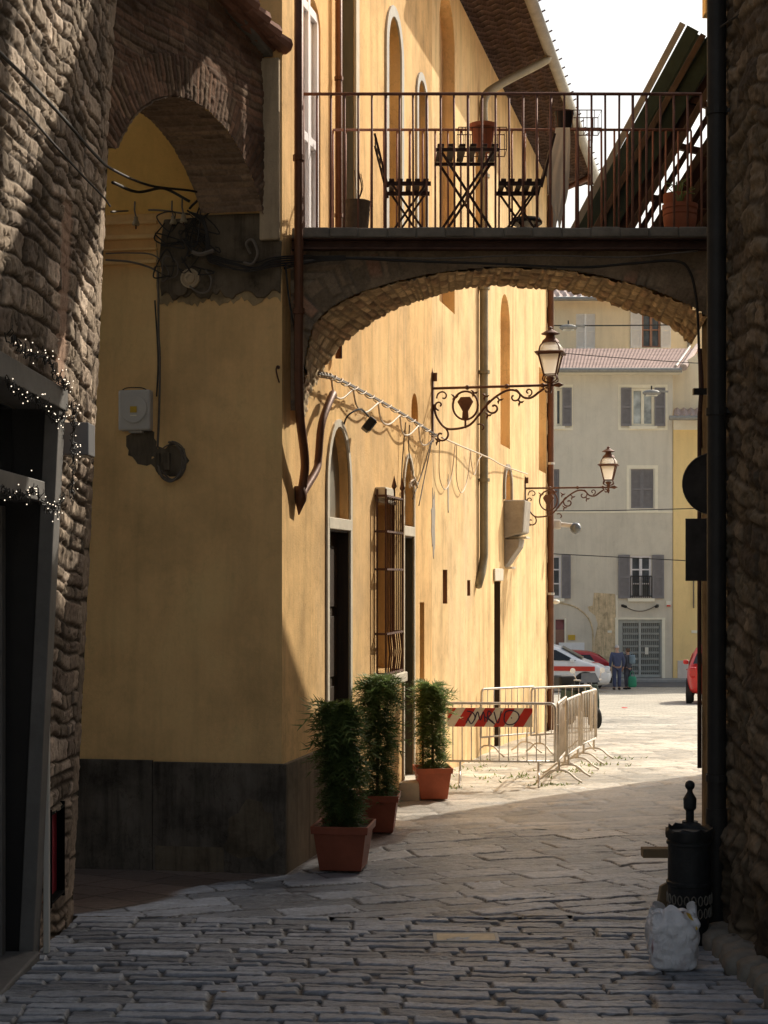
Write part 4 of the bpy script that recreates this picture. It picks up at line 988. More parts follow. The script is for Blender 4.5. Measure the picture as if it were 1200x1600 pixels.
board(955,380, 1130,90, 12.55,12.8, .10,.03, M['wooddark'], 'panel')
for i, (dx, m) in enumerate(((982,'boardbrown'),(998,'wooddark'),(1016,'boardbrown'),(1040,'boardbrown'),(1058,'wooddark'),(1082,'boardbrown'))):
    board(dx-12,385, dx+138,118+i*14, 12.3+.05*i,12.5+.05*i, .055 if m == 'boardbrown' else .045, .04, M[m], 'slat')
for t_ in (.25, .55, .8):
    p = P(930+150*t_, 372-280*t_, 12.72); q = P(1075+120*t_, 385-250*t_, 12.72)
    mb = MB(); mb.bar(p, q, .05, .05); mb.build('purlin', M['wooddark'], lt)
mb = MB(); mb.prism([P(1010,372,12.9),P(1110,372,12.9),P(1110,215,12.9)], (0,.03,0)); mb.build('end_panel', M['wooddark'], lt)

# ================================================================= CABLES AND FITTINGS
def cable(pts, r, m, label, nm='electric_cable', smooth=10, group=None, cat='cable'):
    o = MB().tube(bez(pts, smooth), r, 6).build(nm, m, None, smooth=True, loc=pts[0]); return setp(o, label, cat, group)
def wpt(x, y, Y): return P(x, y, Y)
lb = V((XL(2.6)+.05, 9.05, 0))
def lwp(x, y):
    X = -1.62
    for _ in range(6): Yq = X*F/(x-600); X = XL(PZ(y,Yq))+.075
    return V((X, X*F/(x-600), PZ(y, X*F/(x-600))))
# over the left wall to the side arch
cable([lwp(-40,45), lwp(40,122), lwp(100,186), lwp(150,243), P(178,266,9.4), P(235,290,10.3), fw(318,308,.12), fw(300,330,.07)], .0085, M['cable'], 'thick black cable crossing the rubble wall and the side arch, the upper of two')
cable([lwp(-40,112), lwp(30,165), lwp(85,226), lwp(130,275), lwp(160,306), P(172,322,9.33)], .006, M['cable'], 'thin black cable crossing the rubble wall, the lower of two')
cable([P(176,285,9.4), P(215,300,10.4), fw(262,300,.10), fw(300,318,.06)], .010, M['cable'], 'short black cable under the side arch ending at the insulators')
cable([P(174,331,9.4), fw(200,331,.03), fw(250,331,.05), fw(300,338,.06)], .007, M['greycable'], 'thin pale cable along the top cornice fillet')
cable([fw(168,398,.04), fw(205,397,.04), fw(245,402,.06), fw(268,428,.07), fw(258,442,.07), fw(262,405,.08), fw(280,412,.07), fw(280,432,.06), fw(262,440,.06)], .0055, M['greycable'], 'looped pale cable hanging on the sooty masonry left of the round fitting')
cable([fw(168,408,.04), fw(210,412,.05), fw(245,424,.05), fw(250,440,.05), fw(249,520,.02), fw(251,560,.02), fw(250,640,.02), fw(248,700,.03)], .008, M['greycable'], 'vertical grey cable dropping to the junction box on the corner house')
cable([fw(243,470,.015), fw(248,560,.015), fw(246,620,.02)], .006, M['cable'], 'second thin dark cable beside the vertical grey cable')
tg = thing('cable_tangle', 'thick tangle of old black cables on the sooty masonry below the brick arch', 'cables', tuple(fw(300,400)))
mb = MB(); r2 = random.Random(3)
for k in range(17):
    cx, cy = r2.uniform(262,325), r2.uniform(338,435)
    pts = []
    for i in range(r2.randint(4,7)): pts.append(fw(cx+r2.gauss(0,17), cy+r2.gauss(0,17), r2.uniform(.05,.10)))
    mb.tube(bez(pts, 7), r2.uniform(.0028,.006), 5)
mb.build('loose_wires', M['cable'], tg)
mb = MB()
for k in range(5): mb.tube(bez([fw(300,335,.08+.012*k), fw(322,345+k*2,.09), fw(331-k,375,.09), fw(333-k,400+k*2,.085), fw(345,405+k*3,.08), fw(375+rnd.uniform(-8,8),410+k*4+rnd.uniform(-3,3),.08), fw(405,416+k*3.5+rnd.uniform(-4,4),.075+.01*k), fw(430,406+k*3.5,.08), A(.12,PZ(400+k*3.2,11.1),.12), P(505,401+k*1.6,11.05), P(540,400+k*1.5,11.07)], 8), .0062, 6)
mb.build('main_bundle', M['cable'], tg)
mb = MB(); mb.tube(bez([fw(395,400,.07), fw(390,385,.10), fw(400,380,.11), fw(408,400,.11), fw(400,416,.10), fw(385,414,.08)], 8), .010, 6); mb.build('cable_loop', M['greycable'], tg)
mb = MB(); mb.tube(bez([fw(325,425,.07), fw(335,440,.08), fw(330,458,.08), fw(315,460,.07), fw(300,450,.06)], 8, ), .008, 6); mb.build('hanging_loop', M['greycable'], tg); mb = MB(); mb.tube(bez([fw(306,398,.09), fw(320,402,.1), fw(340,396,.1)], 6), .016, 6); mb.build('cable_sleeve', M['greycable'], tg)
for (x, y) in ((218,350),(276,349),(292,346)):
    t = thing('insulator', {218:'pale bell shaped ceramic insulator hanging on the cornice fillets',276:'bell shaped insulator at the left in the cable tangle',292:'bell shaped insulator at the right in the cable tangle'}[x], 'insulator', tuple(fw(x,y,.08)), None)
    c = fw(x,y,.085)
    MB().lathe([(.026,-.028),(.028,-.02),(.018,.006),(.014,.02),(.017,.03),(.008,.036)], c, 12).build('bell', M['ceramic'], t, smooth=True)
    MB().tube([c+V((0,0,-.02)), c+V((0,0,-.055))], .006, 6).build('pin', M['iron'], t)
    MB().tube([c+V((0,0,.03)), c+V((-.015,.03,.09)), c+V((-.02,.08,.16))], .006, 6).build('arm', M['greycable'], t)
rd = thing('round_fitting', 'round grey disc shaped electrical fitting on the sooty masonry', 'electrical fitting', tuple(fw(300,437,.04)))
def disc(mb, c, n, prof, k=20):
    n = V(n).normalized(); u = n.orthogonal().normalized(); w = n.cross(u); o = len(mb.v)
    for r, h in prof:
        for i in range(k): t = 2*math.pi*i/k; mb.v.append(V(c)+n*h+(u*math.cos(t)+w*math.sin(t))*r); mb.c.append((1,1,1))
    for j in range(len(prof)-1):
        for i in range(k): a = o+j*k+i; b = o+j*k+(i+1) % k; mb.f.append((a,b,b+k,a+k))
    mb.f.append(tuple(o+(len(prof)-1)*k+i for i in range(k))); return mb
disc(MB(), fw(300,437,.03), NF, [(.070,0),(.070,.03),(.058,.034),(.056,.028),(.040,.028),(.038,.045),(.024,.05),(.022,.04),(.004,.045)]).build('disc', M['pilaster'], rd)
disc(MB(), fw(284,452,.03), NF, [(.055,0),(.055,.02),(.04,.024)]).build('rear_disc', M['darkmas'], rd)
# cables along the bridge face
cable([P(440,420,11.05), P(520,404,11.08), P(640,408,11.1), P(760,412,11.1), P(900,418,11.1), P(985,412,11.1), P(1055,408,11.1), P(1078,425,11.1), P(1088,470,11.1), P(1092,540,11.1), P(1096,700,11.1)], .010, M['cable'], 'black cable running along the bridge face and down its right end')
cable([P(470,408,11.07), P(560,402,11.1), P(680,404,11.1), P(830,399,11.1), P(980,402,11.1), P(1090,392,11.1)], .007, M['greycable'], 'thin grey cable under the steel beam of the bridge')
cable([P(446,412,11.0), P(452,470,11.0), P(462,520,11.06), P(470,560,11.1), P(480,585,11.3)], .008, M['cable'], 'black cable dropping beside the brown corner downpipe')
# rope light garland on the sunlit wall
gl = thing('rope_light', 'pale rope light garland twisted along a cable on the sunlit alley wall', 'rope light', tuple(aw(505,592,.1)))
main = [aw(478,585,.10), aw(505,592,.10), aw(560,618,.09), aw(620,650,.08), aw(668,682,.10)]
mb = MB(); mb.tube(bez(main, 12), .008, 6); mb.tube(bez([p+V((0,0,.012)) for p in main], 9), .006, 6); mb.build('carrier_cable', M['greycable'], gl)
mb = MB(); path = bez(main, 34); tw = []
for i, p in enumerate(path): a = i*.8; tw.append(p+V((0,0,.022*math.sin(a)))+NA*.022*math.cos(a))
mb.tube(tw, .006, 6); mb.build('twisted_rope', M['ropelight'], gl, smooth=True)
xs = [500,535,575,610,640,668]
for a_, b_ in zip(xs, xs[1:]):
    f0 = (a_-478)/190; f1 = (b_-478)/190
    y0, y1 = 590+(a_-500)*.54, 590+(b_-500)*.54
    MB().tube(bez([aw(a_,y0,.09), aw((a_*.7+b_*.3),y0+26,.06), aw((a_*.35+b_*.65),y1+14,.06), aw(b_,y1,.09)], 8), .0085, 6).build('loop', M['ropelight'], gl, smooth=True)
g2 = thing('string_line', 'thin cord with hanging loops between the lamp brackets on the pale wall', 'cord', tuple(aw(676,684,.1)))
MB().tube(bez([aw(676,684,.10), aw(710,697,.07), aw(747,716,.14), aw(780,728,.06), aw(819,741,.05)], 10), .009, 6).build('cord', M['ropelight'], g2, smooth=True)
for (a_, b_, y0, y1, yl) in ((678,703,690,695,765),(705,728,696,702,770),(728,745,703,712,742)):
    MB().tube(bez([aw(a_,y0,.06), aw(a_+3,yl-22,.04), aw((a_+b_)/2,yl,.035), aw(b_-3,yl-22,.04), aw(b_,y1,.06)], 8), .006, 6).build('loop', M['ropelight'], g2, smooth=True)
hc = thing('hanging_cables', 'bundle of pale cables hanging from the wall beside the barred window', 'cables', tuple(aw(630,690,.05)))
for (p0, p1, p2) in (((668,684),(656,735),(640,780)),((626,660),(624,720),(622,760)),((632,664),(634,700),(638,735)),((668,686),(660,740),(650,790))):
    MB().tube(bez([aw(*p0,.05), aw(*p1,.03), aw(*p2,.03)], 8), .006, 5).build('cable', M['greycable'], hc, smooth=True)
mb = MB(); r2 = random.Random(9)
for k in range(7): mb.tube(bez([aw(635+r2.gauss(0,3),755+r2.gauss(0,8),.05+r2.uniform(0,.05)) for i in range(4)], 5), .008, 5)
mb.build('knot', M['ropelight'], hc)
# spot light over the first door
sp = thing('spotlight', 'dark floodlight tilted down above the first alley door', 'floodlight', tuple(aw(545,660,.0)))
c = aw(551,664,.14); dd = (NA*.75+TA*.25+V((0,0,-.62))).normalized(); uu = dd.cross(V((0,0,1))).normalized(); ww = uu.cross(dd)
mb = MB(); mb.box(c, (.17,.07,.12), (uu,dd,ww)); mb.build('lamp_head', M['blackiron'], sp, bevel=.012)
MB().box(c+dd*.038, (.15,.012,.10), (uu,dd,ww)).build('lens', M['winglass'], sp)
MB().tube(bez([aw(536,668,.0), aw(534,650,.05), aw(541,640,.12), c+V((0,0,.07))], 6), .008, 6).build('bracket', M['blackiron'], sp)
# junction box
jb = thing('junction_box', 'aged white electrical box with a yellow mark on the shaded ochre wall', 'electrical box', tuple(fw(214,645)))
s0, s1 = sF(240), sF(190); z0, z1 = zF(215,674), zF(215,611)
mb = MB(); wbox(mb, FR, s0, s1, z0, z1, 0, .085); mb.build('case', M['plasticgrey'], jb, bevel=.014)
mb = MB(); cc = FR((s0+s1)/2, (z0+z1)/2+.01, .085)
prof_ = [FR((s0+s1)/2+.10*math.cos(t), (z0+z1)/2+.02+.115*math.sin(t)*(1 if math.sin(t) < 0 else .75), .083) for t in [2*math.pi*i/22 for i in range(22)]]
mb.prism(prof_, NF*.014); mb.build('cover', M['plasticgrey'], jb, bevel=.004)
MB().prism([FR((s0+s1)/2+a, (z0+z1)/2+b, .0965) for a, b in ((-.025,-.02),(.025,-.02),(.025,.025),(-.025,.025))], NF*.003).build('yellow_mark', M['yellowmark'], jb)
MB().prism([FR((s0+s1)/2+a, (z0+z1)/2+b, .0965) for a, b in ((-.024,-.045),(.024,-.045),(.024,-.036),(-.024,-.036))], NF*.002).build('label_strip', M['fartrim'], jb)
mb = MB(); mb.tube(bez([FR(s0+.02,z1-.01,.05), FR(s0+.06,z1+.012,.07), FR((s0+s1)/2,z1+.016,.08), FR(s1-.05,z1+.012,.07), FR(s1-.005,z1-.02,.06)], 6), .004, 5); mb.build('lid_gasket', M['cable'], jb)
mb = MB(); wbox(mb, FR, (s0+s1)/2-.05, (s0+s1)/2+.05, z0-.015, z0, .01, .06); mb.build('latch', M['plasticgrey'], jb, bevel=.004)
cl = thing('cable_coil', 'coil of grey cable hooked below the junction box on bare masonry', 'cable coil', tuple(fw(272,725)))
for k in range(7):
    mb = MB(); a0 = k*.12
    pts = [fw(270+(20+k*.7)*math.cos(t)*.9-3*math.sin(2*t+k), 722+(27+k*.8)*math.sin(t), .02+.006*k) for t in np.linspace(-2.2+a0, 2.6+a0*.5, 18)]
    mb.tube(bez(pts, 3), .0048, 5); mb.build('turn', M['greycable'], cl, smooth=True)
mb = MB()
for (x, w) in ((248,.03),(262,.045)): wbox(mb, FR, sF(x)-w/2, sF(x)+w/2, zF(x,735), zF(x,708), .0, .03)
mb.build('terminal_box', M['darkmas'], cl, bevel=.004)
hk = MB(); hk.tube(bez([fw(435,573,.0), fw(434,574,.03), fw(433,580,.03), fw(435,590,.025), fw(437,598,.01)], 5), .006, 6); disc(hk, fw(435,574,.0), NF, [(.013,0),(.013,.02),(.004,.024)], 8)
setp(hk.build('wall_hook', M['iron'], None, loc=fw(435,580)), 'small rusty hook on the shaded ochre wall near the corner', 'hook')

# ================================================================= STREET LAMPS
def spiral(cx, cz, r0, r1, a0, a1, n=22):
    return [V((cx+(r0+(r1-r0)*i/n)*math.cos(a0+(a1-a0)*i/n), 0, cz+(r0+(r1-r0)*i/n)*math.sin(a0+(a1-a0)*i/n))) for i in range(n+1)]
def make_lamp(label):
    """Wall lamp in local space: x away from the wall, z up, arm at z=0."""
    t = thing('wall_street_lamp', label, 'street lamp', (0,0,0), 'lanterns on scrolled wall brackets')
    mb = MB(); mb.tube([(0,0,0),(.65,0,0),(1.30,0,0)], .014, 8); mb.tube([(1.30,0,0),(1.35,0,0),(1.40,0,0)], [.014,.028,.002], 8)
    for x in (.38, .80, 1.18): mb.ball((x,0,0), .026, 8, 6)
    mb.build('arm', M['iron'], t, smooth=True)
    mb = MB(); mb.box((.008,0,-.20), (.018,.05,.74)); mb.box((.03,0,.12), (.05,.012,.09)); mb.tube([(0,0,.17),(0,0,.22)], [.012,.002], 6); mb.build('wall_plate', M['iron'], t)
    mb = MB(); ring = [V((.36+.135*math.cos(a), 0, -.19+.15*math.sin(a))) for a in np.linspace(0, 2*math.pi, 28)[:-1]]; mb.tube(ring, .012, 6, closed=True)
    mb.build('ring', M['iron'], t, smooth=True)
    mb = MB()
    mb.tube(bez([(.02,0,-.17),(.05,0,-.30),(.14,0,-.42),(.26,0,-.435),(.40,0,-.40),(.50,0,-.30),(.58,0,-.20),(.68,0,-.11),(.80,0,-.045),(.90,0,-.05),(.98,0,-.12),(1.06,0,-.125),(1.14,0,-.07),(1.20,0,-.03)], 7), .013, 6)
    mb.tube(spiral(.10,-.50,.085,.012,.9,-5.2), .011, 6); mb.tube(spiral(.66,-.22,.085,.014,2.0,8.6), .012, 6)
    mb.tube(spiral(.12,-.09,.07,.012,3.4,-2.0), .009, 6); mb.tube(spiral(.08,-.18,.055,.01,4.6,-1.0), .010, 6)
    mb.tube(spiral(.88,-.11,.075,.012,1.4,-4.2), .010, 6); mb.tube(spiral(1.03,-.065,.045,.01,-1.6,4.6), .009, 6); mb.tube(spiral(1.22,-.055,.03,.008,2.0,-3.6), .010, 6); mb.tube(spiral(.53,-.44,.06,.01,2.3,-.8), .009, 6)
    for (x, z) in ((.57,-.10),(.94,-.17),(.06,-.56),(.60,-.30),(.45,-.06),(.24,-.10),(.72,-.14)):
        for a in (0, 2.1, 4.2): mb.tube([(x,0,z),(x+.022*math.cos(a),.006,z+.022*math.sin(a)),(x+.05*math.cos(a+.3),0,z+.05*math.sin(a+.3))], [.008,.013,.001], 5)
    mb.build('scrollwork', M['iron'], t, smooth=True)
    mb = MB(); sil = [(.36-.035,-.33),(.36-.03,-.25),(.36-.085,-.15),(.36-.05,-.10),(.36+.05,-.10),(.36+.085,-.15),(.36+.03,-.25),(.36+.035,-.33)]
    mb.prism([V((x,-.008,z)) for x, z in sil], (0,.016,0)); mb.tube([(.36,0,-.32),(.36,0,-.43)], .012, 6); mb.build('emblem', M['iron'], t)
    # lantern above the end of the arm
    L = 1.26
    mb = MB(); mb.lathe([(.02,-.10),(.004,-.115),(.022,-.07),(.014,-.03),(.03,0),(.018,.04),(.05,.09),(.03,.11)], (L,0,0), 10)
    for k in range(4): a = math.pi/4+k*math.pi/2; mb.tube(bez([(L+.02*math.cos(a),.02*math.sin(a),.03),(L+.10*math.cos(a),.10*math.sin(a),.06),(L+.085*math.cos(a),.085*math.sin(a),.135)], 5), .008, 5)
    mb.build('lantern_stem', M['iron'], t, smooth=True)
    zb, zt, rb, rt = .135, .40, .088, .158
    s4 = [math.pi/4+k*math.pi/2 for k in range(4)]
    mb = MB(); mb.lathe([(rb*.93,zb+.006),(rt*.93,zt-.004)], (L,0,0), 4, rot0=math.pi/4); mb.build('glass', M['lantern_glass'], t)
    mb = MB()
    for a in s4: mb.bar((L+rb*math.cos(a),rb*math.sin(a),zb), (L+rt*math.cos(a),rt*math.sin(a),zt), .014)
    for (r, z) in ((rb,zb),(rt,zt)):
        q = [V((L+r*math.cos(a), r*math.sin(a), z)) for a in s4]
        for i in range(4): mb.bar(q[i], q[(i+1) % 4], .018 if z == zt else .014)
    mb.lathe([(.205,zt+.004),(.215,zt+.018),(.175,zt+.034),(.13,zt+.034)], (L,0,0), 4, rot0=math.pi/4)
    mb.build('lantern_frame', M['iron'], t)
    mb = MB()
    for k in range(4): a = s4[k]; mb.tube(bez([(L+.15*math.cos(a),.15*math.sin(a),zt+.03),(L+.135*math.cos(a),.135*math.sin(a),zt+.10),(L+.085*math.cos(a),.085*math.sin(a),zt+.165)], 5), .008, 5)
    mb.build('dome_ribs', M['iron'], t)
    mb = MB(); mb.lathe([(.135,zt+.036),(.128,zt+.08),(.10,zt+.13),(.075,zt+.155)], (L,0,0), 12); mb.build('dome_glass', M['lantern_glass'], t, smooth=True)
    mb = MB(); mb.lathe([(.095,zt+.15),(.085,zt+.18),(.05,zt+.22),(.042,zt+.25),(.095,zt+.265),(.098,zt+.272),(.05,zt+.305),(.022,zt+.325),(.018,zt+.335),(.026,zt+.348),(.004,zt+.37)], (L,0,0), 14); mb.build('chimney_cap', M['iron'], t, smooth=True, auto=50)
    for o in t.children:
        if o.name.split('.')[0] in ('lantern_stem','glass','lantern_frame','dome_ribs','dome_glass','chimney_cap'): o.scale = (1,1,.80)
    return t
ang = math.atan2(NA.y, NA.x)
lampA = make_lamp('larger looking street lamp on a scrolled iron bracket, nearer the bridge')
lampA.location = A(sA(675), zA(675,607), .0); lampA.rotation_euler = (0,0,ang)
lampB = dup(lampA); lampB['label'] = 'farther street lamp on a scrolled bracket over the stone tabernacle end of the wall'
lampB.location = A(sA(820), zA(820,763), .0)
# dome camera at the corner
dc = thing('corner_camera', 'pale security camera on the far corner of the long house', 'camera', tuple(A(15.6, .6, .1)))
MB().box(A(15.58, zA(866,822), .10), (.22,.14,.16)).build('housing', M['plasticgrey'], dc, bevel=.03)
MB().tube([A(15.58, zA(866,822), .2), A(15.58, zA(866,824), .42)], .04, 8).build('arm', M['plasticgrey'], dc)
MB().ball(A(15.58, zA(866,828), .46), .10, 12, 8).build('dome', M['winglass'], dc, smooth=True)
sp2 = thing('bird_spike_lamp', 'tiny white lamp fixed low on the quoins of the far corner', 'lamp', tuple(A(15.4, zA(858,940), .02)))
MB().ball(A(15.4, zA(858,940), .12), .06, 10, 6, (1.6,1,.7)).build('head', M['signwhite'], sp2, smooth=True); MB().tube([A(15.4, zA(858,945), 0), A(15.4, zA(858,941), .1)], .015, 6).build('arm', M['iron'], sp2)
# ================================================================= PLANTERS
def foliage(name, m, parent, base, h, wfun, n, seed, lean=(0,0), leaf=.045, droop=.4):
    r = random.Random(seed); mb = MB()
    for i in range(n):
        v = r.random()**.85; z = h*v; R0 = wfun(v)*math.sqrt(r.random()*.75+.25); a = r.uniform(0, 2*math.pi)
        c = V(base)+V((lean[0]*v*v+R0*math.cos(a), lean[1]*v*v+R0*math.sin(a), z))
        out = V((math.cos(a), math.sin(a), r.uniform(-droop, .7))).normalized(); L = leaf*r.uniform(.7, 1.6)*(1.2 if v > .85 else 1)
        side = out.cross(V((r.uniform(-.6,.6), r.uniform(-.6,.6), 1))).normalized(); up = side.cross(out)
        if v > .45 and r.random() < .09: L *= 1.5; c = c+V((out.x*.02, out.y*.02, 0))
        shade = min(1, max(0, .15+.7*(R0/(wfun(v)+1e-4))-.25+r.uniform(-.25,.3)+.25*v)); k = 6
        for j in range(k):
            t = j/k; p = c+out*(L*2.0*t)-V((0,0,L*.9*t*t))
            for sg in (-1, 1):
                q = p+out*(L*.55)+side*(sg*L*.62*(1-.55*t))+up*r.uniform(-.2,.2)*L
                w = side*(sg*.0)+out*(L*.16)
                mb.add([p-w*.5, p+w, q+w*.3], [(0,1,2)], (shade,)*3)
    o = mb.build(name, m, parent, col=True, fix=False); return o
def planter(loc, pw, ph, h, wid, label, m, leafm, seed, rot, lean, nl, droop):
    t = thing('potted_conifer', label, 'potted plant', (0,0,0), 'potted conifers along the alley wall')
    q = math.sqrt(2)
    MB().lathe([(pw*.36*q, 0),(pw*.37*q, .004),(pw*.375*q,.02),(pw*.46*q, ph*.83),(pw*.50*q, ph*.83),(pw*.51*q, ph),(pw*.47*q, ph),(pw*.455*q, ph*.88)], (0,0,0), 4, rot0=math.pi/4).build('pot', m, t, bevel=.007)
    MB().lathe([(pw*.45*q, ph*.88),(.01, ph*.92)], (0,0,0), 4, rot0=math.pi/4).build('soil', M['soil'], t)
    MB().tube([(0,0,ph*.8),(lean[0]*.1,lean[1]*.1,ph+h*.4),(lean[0]*.6,lean[1]*.6,ph+h*.85)], [.016,.012,.004], 7).build('stem', M['trunk'], t)
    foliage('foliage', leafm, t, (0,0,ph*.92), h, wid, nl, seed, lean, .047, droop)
    t.location = loc; t.rotation_euler = (0,0,rot); return t
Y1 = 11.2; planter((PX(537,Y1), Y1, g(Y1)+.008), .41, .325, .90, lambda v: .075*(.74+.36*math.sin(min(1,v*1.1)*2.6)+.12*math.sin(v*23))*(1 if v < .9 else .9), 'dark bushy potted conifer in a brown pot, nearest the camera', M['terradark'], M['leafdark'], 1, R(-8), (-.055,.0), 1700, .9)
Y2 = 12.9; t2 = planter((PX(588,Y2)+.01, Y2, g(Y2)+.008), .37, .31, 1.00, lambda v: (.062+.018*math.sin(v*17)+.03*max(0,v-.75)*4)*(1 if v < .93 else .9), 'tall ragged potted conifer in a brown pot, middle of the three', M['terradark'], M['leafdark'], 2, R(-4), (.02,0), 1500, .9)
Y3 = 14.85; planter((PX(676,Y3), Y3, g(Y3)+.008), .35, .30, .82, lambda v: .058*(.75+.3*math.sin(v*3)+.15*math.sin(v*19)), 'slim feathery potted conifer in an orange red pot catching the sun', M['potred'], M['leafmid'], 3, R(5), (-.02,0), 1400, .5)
# stake and weeds
MB().tube([(PX(664,Y3)-.02,Y3,g(Y3)+.27),(PX(660,Y3),Y3,g(Y3)+1.0)], .010, 6).build('plant_stake', M['trunk'], None, loc=(PX(662,Y3),Y3,g(Y3)+.27))
o = bpy.data.objects['plant_stake']; setp(o, 'thin wooden stake beside the feathery conifer in the orange red pot', 'stake')

# ================================================================= CROWD BARRIERS
BL, BH = 1.15, .84
def make_barrier(label, m, board=False, nb=12, br=.0065):
    t = thing('crowd_barrier', label, 'barrier', (0,0,0), 'steel crowd barriers fencing off the wall')
    zb = .24; r = .05
    pts = [V((0,0,zb))]+[V((r*(1-math.cos(a)),0,BH-r+r*math.sin(a))) for a in np.linspace(0,math.pi/2,5)]+[V((BL-r+r*math.sin(a),0,BH-r+r*math.cos(a))) for a in np.linspace(0,math.pi/2,5)]+[V((BL,0,zb))]
    mb = MB(); mb.tube(pts, .0145, 8); mb.tube([(0,0,zb),(BL,0,zb)], .012, 8); mb.build('frame', m, t, smooth=True)
    for i in range(1, nb):
        x = BL*i/nb; MB().tube([(x,0,zb),(x,0,BH)], br, 6).build('bar', m, t, smooth=True)
    for x in (.17, BL-.17):
        MB().tube([(x,0,zb),(x,0,.13)], .013, 8).build('foot_post', m, t)
        MB().tube(bez([(x,-.24,.008),(x,-.17,.05),(x,-.09,.115),(x,0,.13),(x,.09,.115),(x,.17,.05),(x,.24,.008)], 4), .011, 8).build('foot', m, t, smooth=True)
    for x in (0, BL): MB().tube([(x,0,BH-.22),(x+(.03 if x else -.03),0,BH-.22),(x+(.03 if x else -.03),0,BH-.30)], .008, 6).build('hook', m, t)
    if board:
        z0, z1, xa, xb = .60, .795, .04, .80*BL
        bd = MB().box(((xa+xb)/2,-.022,(z0+z1)/2), (xb-xa,.008,z1-z0)).build('striped_board', M['signwhite'], t)
        W = (xb-xa)
        st = W/4.35; H = z1-z0
        def clip(poly):
            # clip polygon to the board's x range
            for lim, sg in ((xa, 1), (xb, -1)):
                out = []
                for i in range(len(poly)):
                    a, b = poly[i], poly[(i+1) % len(poly)]; ia = sg*(a[0]-lim) >= 0; ib = sg*(b[0]-lim) >= 0
                    if ia: out.append(a)
                    if ia != ib: k = (lim-a[0])/(b[0]-a[0]); out.append((lim, a[1]+k*(b[1]-a[1])))
                poly = out
                if not poly: return []
            return poly
        for k in range(-1, 5):
            x = xa+.07+k*st; pl = clip([(x,z0),(x+st*.52,z0),(x+st*.52+H*.62,z1),(x+H*.62,z1)])
            if len(pl) > 2: MB().prism([(px_,-.0262,pz_) for px_, pz_ in pl], (0,-.002,0)).build('red_stripe', M['signred'], bd)
        # dark sprayed letters
        gx = lambda u: xa+W*(.22+.62*u); gz = lambda v: z0+H*(.12+.75*v)
        strokes = [[(.03,.45),(.10,.05),(.17,.50),(.12,.85),(.02,.95)],[(.0,.10),(.10,.80)],[(.16,.3),(.22,.9),(.27,.3),(.33,.9),(.36,.2)],[(.40,.2),(.42,.95),(.48,.75),(.42,.5),(.52,.15)],[(.36,.55),(.55,.02)],[(.53,.9),(.60,.1),(.67,.95)],[(.72,.5),(.75,.9),(.86,1.0),(.97,.85),(1.0,.5),(.92,.1),(.80,.0),(.73,.2),(.72,.5)],[(.85,.48),(.87,.48)]]
        for sk in strokes: 
            p = bez([(gx(u),-.0295,gz(v)) for u, v in sk], 6); mb = MB()
            for a, b in zip(p, p[1:]): mb.bar(a, b, .0022, .014, (0,0,1)) if False else mb.tube([a, b], .0065, 5)
            mb.v = [V((q.x, -.0295+(q.y+.0295)*.25, q.z)) for q in mb.v]; mb.build('graffiti_stroke', M['graffiti'], bd)
    return t
def put(t, a, b):
    a = V((a[0],a[1],g(a[1]))); b = V((b[0],b[1],g(b[1]))); d = b-a
    t.location = a+V((0,0,.006)); t.rotation_euler = (0, -math.atan2(d.z, math.hypot(d.x,d.y)), math.atan2(d.y, d.x))
bar0 = make_barrier('steel crowd barrier facing the camera with a red and white striped board', M['zinc'], True)
put(bar0, (.62,15.95), (1.77,15.85))
proto = make_barrier('steel crowd barrier set end on, closest to the striped barrier corner', M['zincold'], False, 9, .0055)
put(proto, (1.80,15.92), (2.02,17.05))
labs = [('steel crowd barrier set end on, second along the outer row', (1.96,16.5), (2.24,17.6)), ('steel crowd barrier set end on, farthest along the outer row', (2.30,17.9), (2.62,19.0)),
        ('rusty crowd barrier at the back of the enclosure touching the ochre wall', (1.20,19.1), (1.95,19.97)), ('rusty crowd barrier at the back of the enclosure, away from the wall', (1.86,19.5), (2.72,20.25))]
for lab, a, b in labs:
    c = dup(proto); c['label'] = lab; put(c, a, b)
# weeds along the paving
mb = MB(); r2 = random.Random(5)
for (cx, cy, n, sp_) in ((1.35,16.6,60,.25),(1.75,15.9,40,.12),(2.4,18.0,50,.2),(2.9,18.9,30,.15),(1.0,17.5,60,.25),(.70,15.7,20,.1),(1.2,18.4,50,.3),(2.1,17.2,40,.2)):
    for k in range(n):
        x, y = cx+r2.gauss(0,sp_), cy+r2.gauss(0,sp_*.7)
        if .2327*(y-11)-.70 > x: continue
        a = r2.uniform(0,6.3); L = r2.uniform(.012,.045); p = V((x,y,g(y))); s = V((math.cos(a),math.sin(a),0))*.012
        mb.add([p-s, p+s, p+V((r2.uniform(-.04,.04),r2.uniform(-.04,.04),L))], [(0,1,2)], (r2.random(),)*3)
setp(mb.build('weeds', M['weed'], None, col=True, fix=False), kind='stuff')
